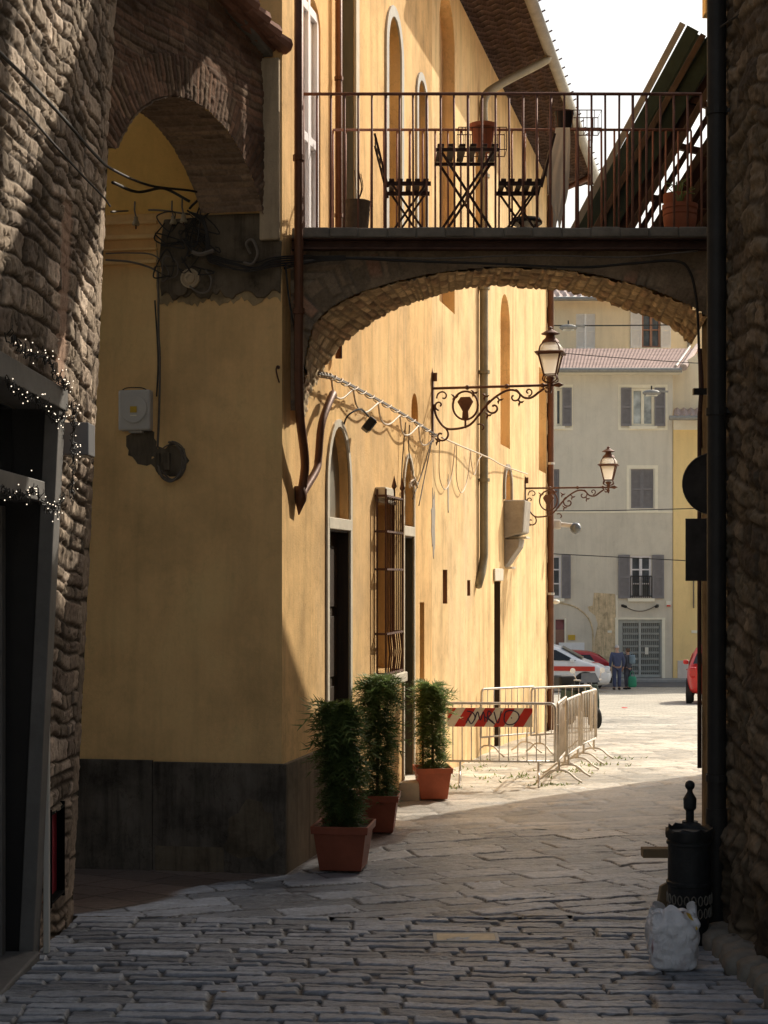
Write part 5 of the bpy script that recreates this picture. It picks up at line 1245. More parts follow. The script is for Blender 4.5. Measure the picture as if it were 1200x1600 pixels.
# scraps of paper and leaves
r3 = random.Random(8)
for i, (x, y, m, s_) in enumerate(((975,1108,'signred',.10),(612,1250,'leafp',.05),(745,1385,'leafp',.02),(560,1475,'signwhite',.014),(905,1480,'signwhite',.012),(820,1530,'signwhite',.014),(1005,1455,'signwhite',.012),(350,1560,'leafp',.02),(660,1545,'signwhite',.012),(440,1460,'signwhite',.012))):
    Yq = next(Y for Y in np.arange(6, 66, .05) if HY-F*g(Y)/Y <= y); c = V((PX(x,Yq), Yq, g(Yq)+.022))
    mb = MB(); a = r3.uniform(0,3); pts = [c+V((s_*math.cos(a+t)*r3.uniform(.6,1.2), s_*math.sin(a+t)*r3.uniform(.6,1.2), r3.uniform(0,.25)*s_)) for t in (0,1.2,2.4,3.6,5.0)]
    mb.poly(pts); o = mb.build('paper_scrap', M[m], None, loc=c)
    if i == 0: setp(o, 'red scrap lying on the sunlit paving of the piazza', 'litter')
    elif i == 1: setp(o, 'brown leaf lying in front of the doorstep by the third potted conifer', 'litter')
    else: setp(o, 'tiny scrap of litter lying on the shaded street paving', 'litter', 'tiny scraps of litter on the shaded paving')
# brass access plate in the paving
YM = 8.55
mp = thing('access_plate', 'small pale metal access plate set in the near paving', 'access plate', (PX(728,YM), YM, g(YM)))
MB().box((PX(728,YM), YM, g(YM)+.006), (.33,.17,.008)).build('plate', M['brass'], mp, bevel=.004)
mb = MB()
for sx, sy, w, d in ((0,.088,.36,.018),(0,-.088,.36,.018),(.172,0,.018,.16),(-.172,0,.018,.16)): mb.box((PX(728,YM)+sx, YM+sy, g(YM)+.005), (w,d,.012))
mb.build('frame', M['plasticgrey'], mp)

# ================================================================= RIGHT FOREGROUND
BX, BY = 1.68, 8.45; bz = g(BY)+.006
bn = thing('litter_bin', 'cast iron street litter bin with a black liner beside the drainpipe', 'litter bin', (BX,BY,bz))
MB().lathe([(.120,.0),(.125,.03),(.105,.05),(.102,.12),(.112,.14),(.118,.30),(.120,.31),(.126,.315),(.126,.33),(.118,.335),(.117,.53),(.125,.535),(.125,.55),(.119,.555),(.122,.61),(.118,.612),(.112,.60)], (BX,BY,bz), 26).build('body', M['blackiron'], bn, smooth=True, auto=30)
mb = MB()
for i in range(20):
    a = 2*math.pi*i/20
    for z in (.17,.24):
        n = V((math.cos(a),math.sin(a),0)); t_ = V((-math.sin(a),math.cos(a),0)); c = V((BX,BY,bz+z))+n*(.1135+.004*(z-.14)/.16*1.5)
        pts = [c+t_*.013*math.cos(k*math.pi/4)+V((0,0,.026*math.sin(k*math.pi/4))) for k in range(8)]; mb.tube([p+n*.004 for p in pts], .0035, 4, closed=True)
mb.build('pierced_band', M['slab'], bn)
mb = MB(); n = 34; rr = random.Random(4)
rows_ = []
for j, (r_, z_) in enumerate(((.105,.50),(.118,.60),(.126,.622),(.130,.60),(.129,.565))):
    for k in range(n):
        a = 2*math.pi*k/n; q = 1+rr.uniform(-.03,.03)+.02*math.sin(k*3)
        mb.v.append(V((BX+r_*q*math.cos(a), BY+r_*q*math.sin(a), bz+z_+rr.uniform(-.008,.012)))); mb.c.append((1,1,1))
mb.f = [(j*n+k, j*n+(k+1) % n, (j+1)*n+(k+1) % n, (j+1)*n+k) for j in range(4) for k in range(n)]
mb.build('liner', M['blackplastic'], bn, smooth=True)
QX, QY = PX(1078,8.95), 8.95; qz = g(QY)-.05
bo = thing('bollard', 'dark cast iron bollard with ball finial behind the litter bin', 'bollard', (QX,QY,qz))
MB().lathe([(.075,0),(.08,.05),(.055,.08),(.048,.20),(.044,.60),(.046,.66)], (QX,QY,qz), 18).build('shaft', M['iron2'] if 'iron2' in M else M['blackiron'], bo, smooth=True, auto=35)
MB().lathe([(.024,.66),(.024,.72),(.037,.735),(.039,.79),(.033,.80),(.024,.815),(.016,.83),(.016,.845)], (QX,QY,qz), 16).build('collar', M['blackiron'], bo, smooth=True, auto=35)
MB().ball((QX,QY,qz+.868), .029, 16, 10).build('finial', M['blackiron'], bo, smooth=True)
# shopping bag
GX_, GY_ = 1.455, 7.72; gz_ = g(GY_)+.008
def make_bag():
    t = thing('shopping_bag', 'crumpled white plastic shopping bag full of rubbish on the paving by the bin', 'bag', (GX_,GY_,gz_))
    mb = MB(); n, m = 64, 46
    for j in range(m+1):
        v = j/m
        for k in range(n):
            a = 2*math.pi*k/n
            w = (.098+.020*math.sin(v*2.6))*(1-.05*v)*(1 if v > .06 else .80+.2*v/.06); w2 = w*.78
            if v > .80: q = (v-.80)/.20; w *= 1-.25*q; w2 *= 1-.75*q
            sx = math.copysign(abs(math.cos(a))**.72, math.cos(a)); sy = math.copysign(abs(math.sin(a))**.72, math.sin(a))
            nz = float(fbm(np.array(3+sx*1.3+v*.8), np.array(sy*1.4+v*2.4), 4))-.5
            cr = (abs(math.sin(2.5*a+5*v+7*nz))**.6)*.007+.020*nz+.006*abs(math.sin(7*v-3*a+9*nz))+.016*max(0,v-.62)*math.sin(9*a+5*nz)*3+.010*abs(math.sin(1.5*a-6*v+10*nz))*(.4+v)
            mb.v.append(V((GX_+sx*(w+cr)-.008*v, GY_+sy*(w2+cr), gz_+.292*v+(.024*math.sin(3*a+1)+.014*math.sin(7*a) if v > .90 else 0)+.010*nz))); mb.c.append((1,1,1))
    mb.f = [(j*n+k, j*n+(k+1) % n, (j+1)*n+(k+1) % n, (j+1)*n+k) for j in range(m) for k in range(n)]+[tuple(reversed(range(n)))]
    b = mb.build('bag_body', M['bag'], t, smooth=True)
    for (x, dz, s) in ((-.085,.262,.022),(.030,.268,.045)):
        mb = MB()
        p = bez([(GX_+x-.02,GY_-.02,gz_+.27),(GX_+x-.030,GY_-.035,gz_+dz+.022),(GX_+x+s*.3,GY_-.045,gz_+dz+.034),(GX_+x+s+.01,GY_-.02,gz_+dz+.006),(GX_+x+s+.02,GY_,gz_+.26)], 6)
        for i in range(len(p)-1):
            d = V((0,.016,.004)); mb.quad(p[i]-d, p[i]+d, p[i+1]+d, p[i+1]-d)
        mb.build('handle', M['bag'], t, smooth=True)
    blob(lambda s, z, d: V((GX_-.118+s*.2, GY_-.06+s-d, gz_+z)), 0, .12, .02, .03, 6, 0, .004).build('printed_mark', M['signred'], t)
    MB().prism([V((GX_+.055,GY_-.05,gz_+.285)),V((GX_+.075,GY_-.05,gz_+.28)),V((GX_+.108,GY_-.07,gz_+.21)),V((GX_+.10,GY_-.07,gz_+.20))], (0,.01,0)).build('printed_band', M['yellowmark'], t)
make_bag()
# cardboard leaning behind the bin and a wooden block
mb = MB(); mb.prism([(1.48,8.52,g(8.5)),(1.62,8.62,g(8.6)),(1.60,8.66,g(8.6)+.30),(1.545,8.62,g(8.6)+.28)], (.01,-.012,0))
setp(mb.build('cardboard_sheet', M['cardboard'], None, loc=(1.55,8.55,g(8.5))), 'torn brown cardboard leaning against the back of the litter bin', 'cardboard')
mb = MB(); mb.box((1.72, 9.35, g(9.35)+.375), (.30,.09,.055)); pl = mb.build('wooden_plank', M['cardboard'], None, bevel=.004, loc=(1.72,9.35,g(9.35)+.35)); setp(pl, 'short brown plank sticking out behind the litter bin at half its height', 'plank')
mb = MB(); mb.box((1.80,9.35,g(9.35)+.175),(.06,.08,.345)); mb.build('support', M['cardboard'], pl)
# signs seen from behind
pl = thing('sign_post', 'dark post behind the drainpipe carrying two traffic signs', 'sign post', (2.20,10.2,g(10.2)))
MB().tube([(2.205,10.2,g(10.2)),(2.205,10.2,1.0)], .028, 10).build('post', M['signback'], pl)
rs_ = thing('round_sign', 'round traffic sign seen dark from behind on the post', 'traffic sign', (2.195,10.16,.42))
disc(MB(), (2.175,10.14,PZ(756,10.15)), (0,1,0), [(.200,0),(.206,.004),(.206,.012),(.19,.014)], 36).build('plate', M['signback'], rs_)
for z in (.07,-.09): MB().box((2.19,10.165,PZ(756,10.15)+z), (.10,.02,.022)).build('clamp', M['blackpipe'], rs_)
qs_ = thing('square_sign', 'rectangular traffic sign seen dark from behind under the round one', 'traffic sign', (2.2,10.16,.0))
zc = (PZ(810,10.15)+PZ(908,10.15))/2
MB().box((2.19,10.14,zc), (.40,.008,.412)).build('plate', M['signback'], qs_, bevel=.003)
for z in (.15,-.15): MB().box((2.19,10.165,zc+z), (.10,.02,.022)).build('clamp', M['blackpipe'], qs_)
dp = thing('downpipe', 'thin dark red pipe at the right end of the bridge above the round sign', 'downpipe', (PX(1093,11.0),11.0,.9))
MB().tube(bez([P(1093,545,11.0), P(1096,600,11.0), P(1094,640,11.0), P(1093,705,11.0), P(1093,1200,11.0)], 5), .016, 8).build('pipe', M['rust'], dp, smooth=True)
MB().box(P(1094,612,11.0), (.10,.05,.045)).build('bracket', M['blackpipe'], dp)

# ================================================================= FAR END OF THE ALLEY
YB2 = 66.0
def BX_(x): return PX(x, YB2)
def BZ_(y): return PZ(y, YB2)
grey = thing('grey_apartment_house', 'pale grey rendered house facing the end of the alley with slate shutters', 'building', (9, YB2, -4.5))
def FB(s, z, d=0.0, Y=YB2): return V((s, Y-d, z))
GL, GR, GT = BX_(720), BX_(1051), BZ_(583)
def win_op(x0, x1, y0, y1): return dict(s0=BX_(x0), s1=BX_(x1), z0=BZ_(y1), z1=BZ_(y0), dep=.18)
wins = {'r1b':(987,1022,607,665), 'r2b':(986,1021,733,794), 'r3b':(985,1018,868,934), 'r1a':(850,878,607,665),'r3a':(850,877,868,934),'r2a':(840,874,733,794)}
shop = (966,1034,968,1060); bdoor = (868,882,968,1060)
ops = [win_op(*w) for w in wins.values()]+[dict(s0=BX_(966), s1=BX_(1034), z0=-4.5, z1=BZ_(968), dep=.25), dict(s0=BX_(868), s1=BX_(882), z0=-4.5, z1=BZ_(968), dep=.25)]
mb = MB(); wall(mb, FB, GL, GR, -4.5, BZ_(800), [o for o in ops if o['z1'] < BZ_(799)]); 
mb2 = MB(); wall(mb2, FB, GL, GR, BZ_(800), GT, [o for o in ops if o['z1'] > BZ_(799)])
mb.build('lower_wall', M['fargreydark'], grey); mb2.build('upper_wall', M['fargrey'], grey)
mb = MB(); mb.quad((GR,YB2,-4.5),(GR,YB2+12,-4.5),(GR,YB2+12,GT),(GR,YB2,GT)); mb.quad((GL,YB2,-4.5),(GL,YB2+12,-4.5),(GL,YB2+12,GT),(GL,YB2,GT)); mb.build('side_walls', M['fargrey'], grey)
mb = MB(); wbox(mb, FB, GL, GR, BZ_(800)-.03, BZ_(800)+.03, -.02, .03); mb.build('string_course', M['fartrim'], grey)
def bwin(parent, x0, x1, y0, y1, pane, frame, mull=1, Yf=YB2, rail=False):
    X0, X1, Z0, Z1 = PX(x0,Yf), PX(x1,Yf), PZ(y1,Yf), PZ(y0,Yf); f = lambda s, z, d: V((s, Yf-d, z))
    mb = MB()
    wbox(mb, f, X0, X0+.09, Z0, Z1, -.16, -.06); wbox(mb, f, X1-.09, X1, Z0, Z1, -.16, -.06); wbox(mb, f, X0+.09, X1-.09, Z0, Z0+.09, -.16, -.06); wbox(mb, f, X0+.09, X1-.09, Z1-.09, Z1, -.16, -.06)
    c = (X0+X1)/2; wbox(mb, f, c-.06, c+.06, Z0+.09, Z1-.09, -.16, -.055)
    for k in range(1, mull): z = Z0+(Z1-Z0)*k/mull; wbox(mb, f, X0+.09, X1-.09, z-.03, z+.03, -.15, -.065)
    w = mb.build('window', frame, parent)
    mb = MB(); wbox(mb, f, X0, X1, Z0, Z1, -.20, -.17); mb.build('pane', pane, w)
    mb = MB(); wbox(mb, f, X0-.12, X1+.12, Z0-.16, Z0-.02, -.02, .10); mb.build('sill', M['fartrim'], w)
    if rail:
        mb = MB(); zt_ = Z0+.5*(Z1-Z0); wbox(mb, f, X0, X1, zt_, zt_+.04, .03, .06); wbox(mb, f, X0, X1, Z0+.05, Z0+.09, .03, .06)
        for i in range(11): s = X0+(X1-X0)*i/10; wbox(mb, f, s-.014, s+.014, Z0, zt_, .035, .06)
        mb.build('window_railing', M['cable'], w)
    return w
def bshut(parent, x0, x1, y0, y1, m, Yf=YB2, d=.03):
    X0, X1, Z0, Z1 = PX(x0,Yf), PX(x1,Yf), PZ(y1,Yf), PZ(y0,Yf); f = lambda s, z, dd: V((s, Yf-dd, z)); mb = MB()
    wbox(mb, f, X0, X0+.07, Z0, Z1, d, d+.06); wbox(mb, f, X1-.07, X1, Z0, Z1, d, d+.06)
    for z in (Z0, (Z0+Z1)/2-.05, Z1-.1): wbox(mb, f, X0+.07, X1-.07, z, z+.1, d, d+.06)
    n = 24
    for i in range(n): z = Z0+.1+(Z1-Z0-.2)*i/n; wbox(mb, f, X0+.07, X1-.07, z, z+(Z1-Z0)/n*.62, d+.005, d+.04)
    wbox(mb, f, X0+.06, X1-.06, Z0+.02, Z1-.02, d-.01, d+.005)
    mb.build('shutter', m, parent)
bwin(grey, 987,1022,607,665, M['palewin'], M['fartrim']); bshut(grey, 970,986.4,606,666, M['shutter']); bshut(grey, 1022.6,1039,606,666, M['shutter'])
bshut(grey, 986.3,1003.3,733,795, M['shutter'], d=-.12); bshut(grey, 1003.7,1020.7,733,795, M['shutter'], d=-.12)
bwin(grey, 985,1018,868,934, M['winglass'], M['whiteframe'], 3, rail=True); bshut(grey, 966,984,867,935, M['shutter']); bshut(grey, 1019,1037,867,935, M['shutter'])
bwin(grey, 850,878,607,665, M['winglass'], M['fartrim']); bshut(grey, 878.6,893,606,666, M['shutter']); bwin(grey, 850,877,868,934, M['winglass'], M['whiteframe'], 3); bshut(grey, 877.6,891.5,867,935, M['shutter'])
bshut(grey, 841,857,733,794, M['shutter'], d=-.12); bshut(grey, 857.4,873.5,733,794, M['shutter'], d=-.12)
# painted window surrounds
for (x0, x1, y0, y1) in ((966,1043,601,672),(979,1028,727,801),(866,895,601,672)):
    mb = MB()
    X0, X1, Z0, Z1 = BX_(x0), BX_(x1), BZ_(y1), BZ_(y0)
    for q in ((X0,X1,Z1-.14,Z1),(X0,X1,Z0,Z0+.1)): wbox(mb, FB, *q, -.01, .022)
    for q in ((X0,X0+.12,Z0+.1,Z1-.14),(X1-.12,X1,Z0+.1,Z1-.14)): wbox(mb, FB, *q, -.01, .022)
    mb.build('window_surround', M['fartrim'], grey)
# shop front with folding grille
X0, X1, Zt = BX_(966), BX_(1034), BZ_(968)
mb = MB(); wbox(mb, FB, X0, X1, -4.5, Zt, -.30, -.24); mb.build('shop_back', M['darkglass'], grey)
mb = MB(); wbox(mb, FB, X0, X1, Zt-.15, Zt, -.2, -.05); wbox(mb, FB, X0, X0+.18, -4.36, Zt-.15, -.2, -.05); wbox(mb, FB, X1-.06, X1, -4.36, Zt-.15, -.2, -.05); wbox(mb, FB, X0+.18, X1-.06, -4.36, -4.24, -.2, -.05); c = (X0+X1)/2; wbox(mb, FB, c-.05, c+.05, -4.24, Zt-.15, -.19, -.05); gf = mb.build('shop_grille', M['grille'], grey)
mb = MB(); xs_ = np.linspace(X0+.22, X1-.1, 19)
for x in xs_: wbox(mb, FB, x-.018, x+.018, -4.24, Zt-.15, -.15, -.11)
for r_ in range(9):
    z = -4.1+r_*.27
    for i, x in enumerate(xs_[:-1]):
        xm = xs_[i+1]; up = .13 if i % 2 else -.13
        mb.bar(FB(x,z-up/2*1,-.10), FB(xm,z+up/2,-.10), .022, .022, (0,1,0)); mb.bar(FB(x,z+up/2,-.098), FB(xm,z-up/2,-.098), .022, .022, (0,1,0))
mb.build('grille_lattice', M['grille'], gf)
MB().box(FB(BX_(1010.5), BZ_(1017), -.03), (.14,.03,.3)).build('notice', M['signwhite'], gf)
mb = MB(); mb.box(FB((X0+X1)/2, Zt+.04, .02), (X1-X0+.3,.06,.08)); mb.box(FB(X0-.07,(Zt-4.5)/2,.02),(.13,.05,Zt+4.5)); mb.box(FB(X1+.07,(Zt-4.5)/2,.02),(.13,.05,Zt+4.5)); mb.build('shop_surround', M['fartrim'], grey)
mb = MB(); wbox(mb, FB, BX_(868), BX_(882), -4.5, BZ_(984), -.3, -.15); mb.build('brown_door', M['browndoor'], grey)
mb = MB(); wbox(mb, FB, BX_(868), BX_(882), BZ_(984), BZ_(968), -.3, -.16); mb.build('door_transom_window', M['winglass'], grey)
mb = MB(); wbox(mb, FB, BX_(882)+.005, BX_(884.5), -4.5, BZ_(966), -.01, .04); mb.build('door_trim', M['fartrim'], grey)
# exposed masonry and walled up arch
pts = [(927,1062),(962,1062),(963,990),(961,928),(928,926),(926,946),(918,948),(921,955),(930,962),(934,975),(929,1000)]
mb = MB(); mb.prism([FB(BX_(x),BZ_(y),-.002) for x, y in pts], (0,-.014,0)); mb.build('exposed_masonry', M['oldwall'], grey)
arc = [(872,942),(890,945),(905,952),(918,964),(925,980),(926.5,1000),(926.5,1060)]
mb = MB(); p = bez([FB(BX_(x),BZ_(y),.01) for x, y in arc], 5); mb.tube(p, .035, 6); mb.build('arch_moulding', M['oldwall'], grey)
mb = MB(); wbox(mb, FB, BX_(962.5), BX_(965), -4.5, BZ_(930), -.01, .03); mb.build('pilaster_strip', M['fartrim'], grey)
MB().box(FB(BX_(893),BZ_(996),.03), (.30,.04,.22)).build('yellow_sign', M['yellowmark'], grey)
MB().box(FB(BX_(893),BZ_(1013),.03), (1.1,.04,.5)).build('pale_panel', M['shutterpale'], grey)
mb = MB(); mb.box(FB(BX_(1044),BZ_(943),.05), (.2,.1,.22)); mb.build('alarm_box', M['signwhite'], grey); MB().box(FB(BX_(1044),BZ_(946.5),.105), (.16,.02,.07)).build('alarm_band', M['signred'], grey)
for x in (972,1027): MB().bar(FB(BX_(x),BZ_(946),.05), FB(BX_(x+(4 if x < 1000 else -4)),BZ_(948),.35), .11, .09).build('spot_lamp', M['cable'], grey)
MB().tube(sag(FB(BX_(976),BZ_(947),.06), FB(BX_(1023),BZ_(947),.06), .22), .018, 5).build('lamp_cable', M['greycable'], grey)
MB().box(FB(BX_(952.5),BZ_(987),.03), (.18,.04,.1)).build('number_plate', M['signwhite'], grey)
# roof
EZ = GT+.05
mb = MB(); RN = 60
a = V((GL-1,YB2-.7,EZ)); b = V((GR+.1,YB2-.7,EZ)); c = V((BX_(1086)*1.1,YB2+8,BZ_(545)*1.12+.1)); 
ridge = BZ_(545)*1.121
q = [V((GL-1,YB2-.7,EZ)), V((GR+.25,YB2-.7,EZ)), V((GR+2.6,YB2+8,ridge)), V((GL-1,YB2+8,ridge))]
NS, NT_ = 150, 10
for i in range(NS+1):
    for j in range(NT_+1):
        u, v = i/NS, j/NT_; p = (q[0]*(1-u)+q[1]*u)*(1-v)+(q[3]*(1-u)+q[2]*u)*v
        mb.v.append(p+V((0,0,.035*abs(math.sin(i*1.57))+(.03 if j % 2 else 0)))); mb.c.append((1,1,1))
mb.f = [(i*(NT_+1)+j, i*(NT_+1)+j+1, (i+1)*(NT_+1)+j+1, (i+1)*(NT_+1)+j) for i in range(NS) for j in range(NT_)]
mb.build('roof', M['farroof'], grey)
mb = MB(); mb.tube([q[0]+V((0,-.05,-.02)), q[1]+V((0,-.05,-.02))], .10, 8); mb.build('gutter', M['gutter'], grey)
mb = MB(); mb.box(((GL+GR)/2, YB2-.33, EZ-.09), (GR-GL+.6,.64,.08)); mb.build('eave', M['fartrim'], grey)
mb = MB(); n = 16
for i in range(n): p = q[1].lerp(q[2], i/n); r_ = q[1].lerp(q[2], (i+1)/n); mb.tube([p+V((.1,0,.10)), r_+V((.1,0,.15))], [.15,.12], 7)
mb.build('verge_tiles', M['farroofpale'], grey)
mb = MB(); mb.tube([q[1].lerp(q[2],.02)+V((-.25,0,.14)), q[1].lerp(q[2],.98)+V((-.25,0,.14))], .05, 6); mb.build('roof_flashing', M['zinc'], grey)
# side wing with the lower pink roof, and yellow house
wing = thing('pinkish_wing', 'pale pinkish gable wing behind the grey house with bright lower roof', 'building', (14, 70, -4.5))
mb = MB(); X0 = GR+.05; mb.poly([(X0,YB2+.6,BZ_(660)),(X0,YB2+.6,GT+.2),(X0+2.4,YB2+.6,ridge-.5),(X0+9,YB2+.6,ridge-.5),(X0+9,YB2+.6,BZ_(660))]); mb.build('gable_wall', M['farcream'], wing)
mb = MB(); NS, NT_ = 60, 8; q2 = [V((BX_(1046),YB2-1.0,BZ_(655))), V((BX_(1046)+9,YB2-1.0,BZ_(655))), V((BX_(1075)+9,YB2+4.5,BZ_(615)*1.06)), V((BX_(1083),YB2+4.5,BZ_(615)*1.06))]
for i in range(NS+1):
    for j in range(NT_+1):
        u, v = i/NS, j/NT_; p = (q2[0]*(1-u)+q2[1]*u)*(1-v)+(q2[3]*(1-u)+q2[2]*u)*v
        mb.v.append(p+V((0,0,.10*abs(math.sin(i*1.57))+(.05 if j % 2 else 0)))); mb.c.append((1,1,1))
mb.f = [(i*(NT_+1)+j, i*(NT_+1)+j+1, (i+1)*(NT_+1)+j+1, (i+1)*(NT_+1)+j) for i in range(NS) for j in range(NT_)]
mb.build('lower_roof', M['farroofpale'], wing)
mb = MB(); mb.tube([q2[0]+V((-.2,-.05,-.05)), q2[1]+V((0,-.05,-.05))], .1, 8); mb.build('gutter', M['gutter'], wing)
yel = thing('yellow_far_house', 'bright yellow house beyond the piazza beside the grey house', 'building', (15, 66, -4.5))
mb = MB(); mb.box((GR+.02+5, YB2+3.0, (BZ_(657)-4.5)/2), (10, 6.1, BZ_(657)+4.5)); mb.build('walls', M['faryellow'], yel)
mb = MB(); mb.box((GR+.5+5, YB2-.075, (BZ_(1032)-4.5)/2), (10.6,.05,BZ_(1032)+4.5)); mb.build('plinth', M['farplinth'], yel)
mb = MB(); mb.box((GR+.02+5, YB2-.07, (BZ_(657)+BZ_(672))/2), (10,.05,.4)); mb.build('cornice', M['fartrim'], yel)
MB().tube([(BX_(1083),YB2-.12,BZ_(950)),(BX_(1083),YB2-.12,BZ_(905))], .03, 6).build('thin_pipe', M['greycable'], yel)
MB().box((BX_(1086),YB2-.09,BZ_(987)), (.35,.03,.12)).build('street_plate', M['fartrim'], yel)
# taller cream house behind
YC = 78.0; cream = thing('cream_upper_house', 'cream house with pale grey shutters rising behind the grey house roof', 'building', (8, YC, -4.5))
FC = lambda s, z, d=0.0: V((s, YC-d, z))
CL, CR = PX(700,YC), PX(1200,YC); CT = PZ(470,YC)
mb = MB(); wall(mb, FC, CL, CR, -4.5, CT, [dict(s0=PX(900,YC), s1=PX(930,YC), z0=PZ(545,YC), z1=PZ(490,YC), dep=.15), dict(s0=PX(1003,YC), s1=PX(1032,YC), z0=PZ(543,YC), z1=PZ(487,YC), dep=.18)]); mb.build('wall', M['farcream'], cream)
bshut(cream, 900.2,914.8,490,545, M['shutterpale'], YC, -.10); bshut(cream, 915.2,929.8,490,545, M['shutterpale'], YC, -.10)
bwin(cream, 1003,1032,487,543, M['winglass'], M['browndoor'], 2, YC); bshut(cream, 985,1002.5,486,544, M['shutterpale'], YC); bshut(cream, 1032.5,1048,486,544, M['shutterpale'], YC)
mb = MB(); NS, NT_ = 90, 8; q3 = [V((CL,YC-.8,CT)), V((CR,YC-.8,CT)), V((CR,YC+5,CT+2.0)), V((CL,YC+5,CT+2.0))]
for i in range(NS+1):
    for j in range(NT_+1):
        u, v = i/NS, j/NT_; p = (q3[0]*(1-u)+q3[1]*u)*(1-v)+(q3[3]*(1-u)+q3[2]*u)*v
        mb.v.append(p+V((0,0,.12*abs(math.sin(i*1.57))+(.06 if j % 2 else 0)))); mb.c.append((1,1,1))
mb.f = [(i*(NT_+1)+j, i*(NT_+1)+j+1, (i+1)*(NT_+1)+j+1, (i+1)*(NT_+1)+j) for i in range(NS) for j in range(NT_)]
mb.build('roof', M['farroofpale'], cream)
mb = MB(); mb.tube([(CL,YC-.85,CT-.05),(CR,YC-.85,CT-.05)], .11, 8); mb.build('gutter', M['gutter'], cream)
MB().tube([(PX(1076,YC),YC-.12,CT),(PX(1076,YC),YC-.12,PZ(560,YC))], .08, 8).build('downpipe', M['gutter'], cream)
# overhead cables and hanging lamps
def ohc(x0, y0, x1, y1, drop, label, r=.02, Yq=60): return setp(MB().tube(sag(P(x0,y0,Yq), P(x1,y1,Yq), drop), r, 5).build('overhead_cable', M['cable'], None, loc=P(x0,y0,Yq)), label, 'cable')
ohc(800,508, 1160,505, .05, 'black cable strung high across the piazza before the pale shutters', .025); ohc(780,798, 1150,792, .06, 'thin cable strung across the piazza below the closed shutters', .018); ohc(800,862, 1150,880, .0, 'thin cable across the grey facade above the lowest windows', .018); ohc(860,550, 1180,572, .05, 'slender pale cable passing in front of the grey house roof', .016)
def hlamp(x, y, label):
    t = thing('hanging_lamp', label, 'street lamp', tuple(P(x,y,60)), 'lamps hung on cables over the piazza'); c = P(x,y,60)
    mb = MB(); mb.ball((0,0,0), 1, 14, 8); mb.v = [V((p.x*.36, p.y*.2, p.z*.13))+c for p in mb.v]; mb.build('lamp_head', M['gutter'], t, smooth=True)
    MB().box(c+V((0,0,-.10)), (.44,.25,.04)).build('lens', M['signwhite'], t); MB().tube([c+V((0,0,.1)), c+V((0,0,.28))], .03, 6).build('hanger', M['cable'], t); MB().bar(c+V((.3,0,.08)), c+V((.65,0,.05)), .07).build('arm', M['gutter'], t)
hlamp(888,512, 'flat grey lamp hung on a cable left of the pale shutters'); hlamp(1018,614, 'flat grey lamp hanging in front of the open shuttered window')

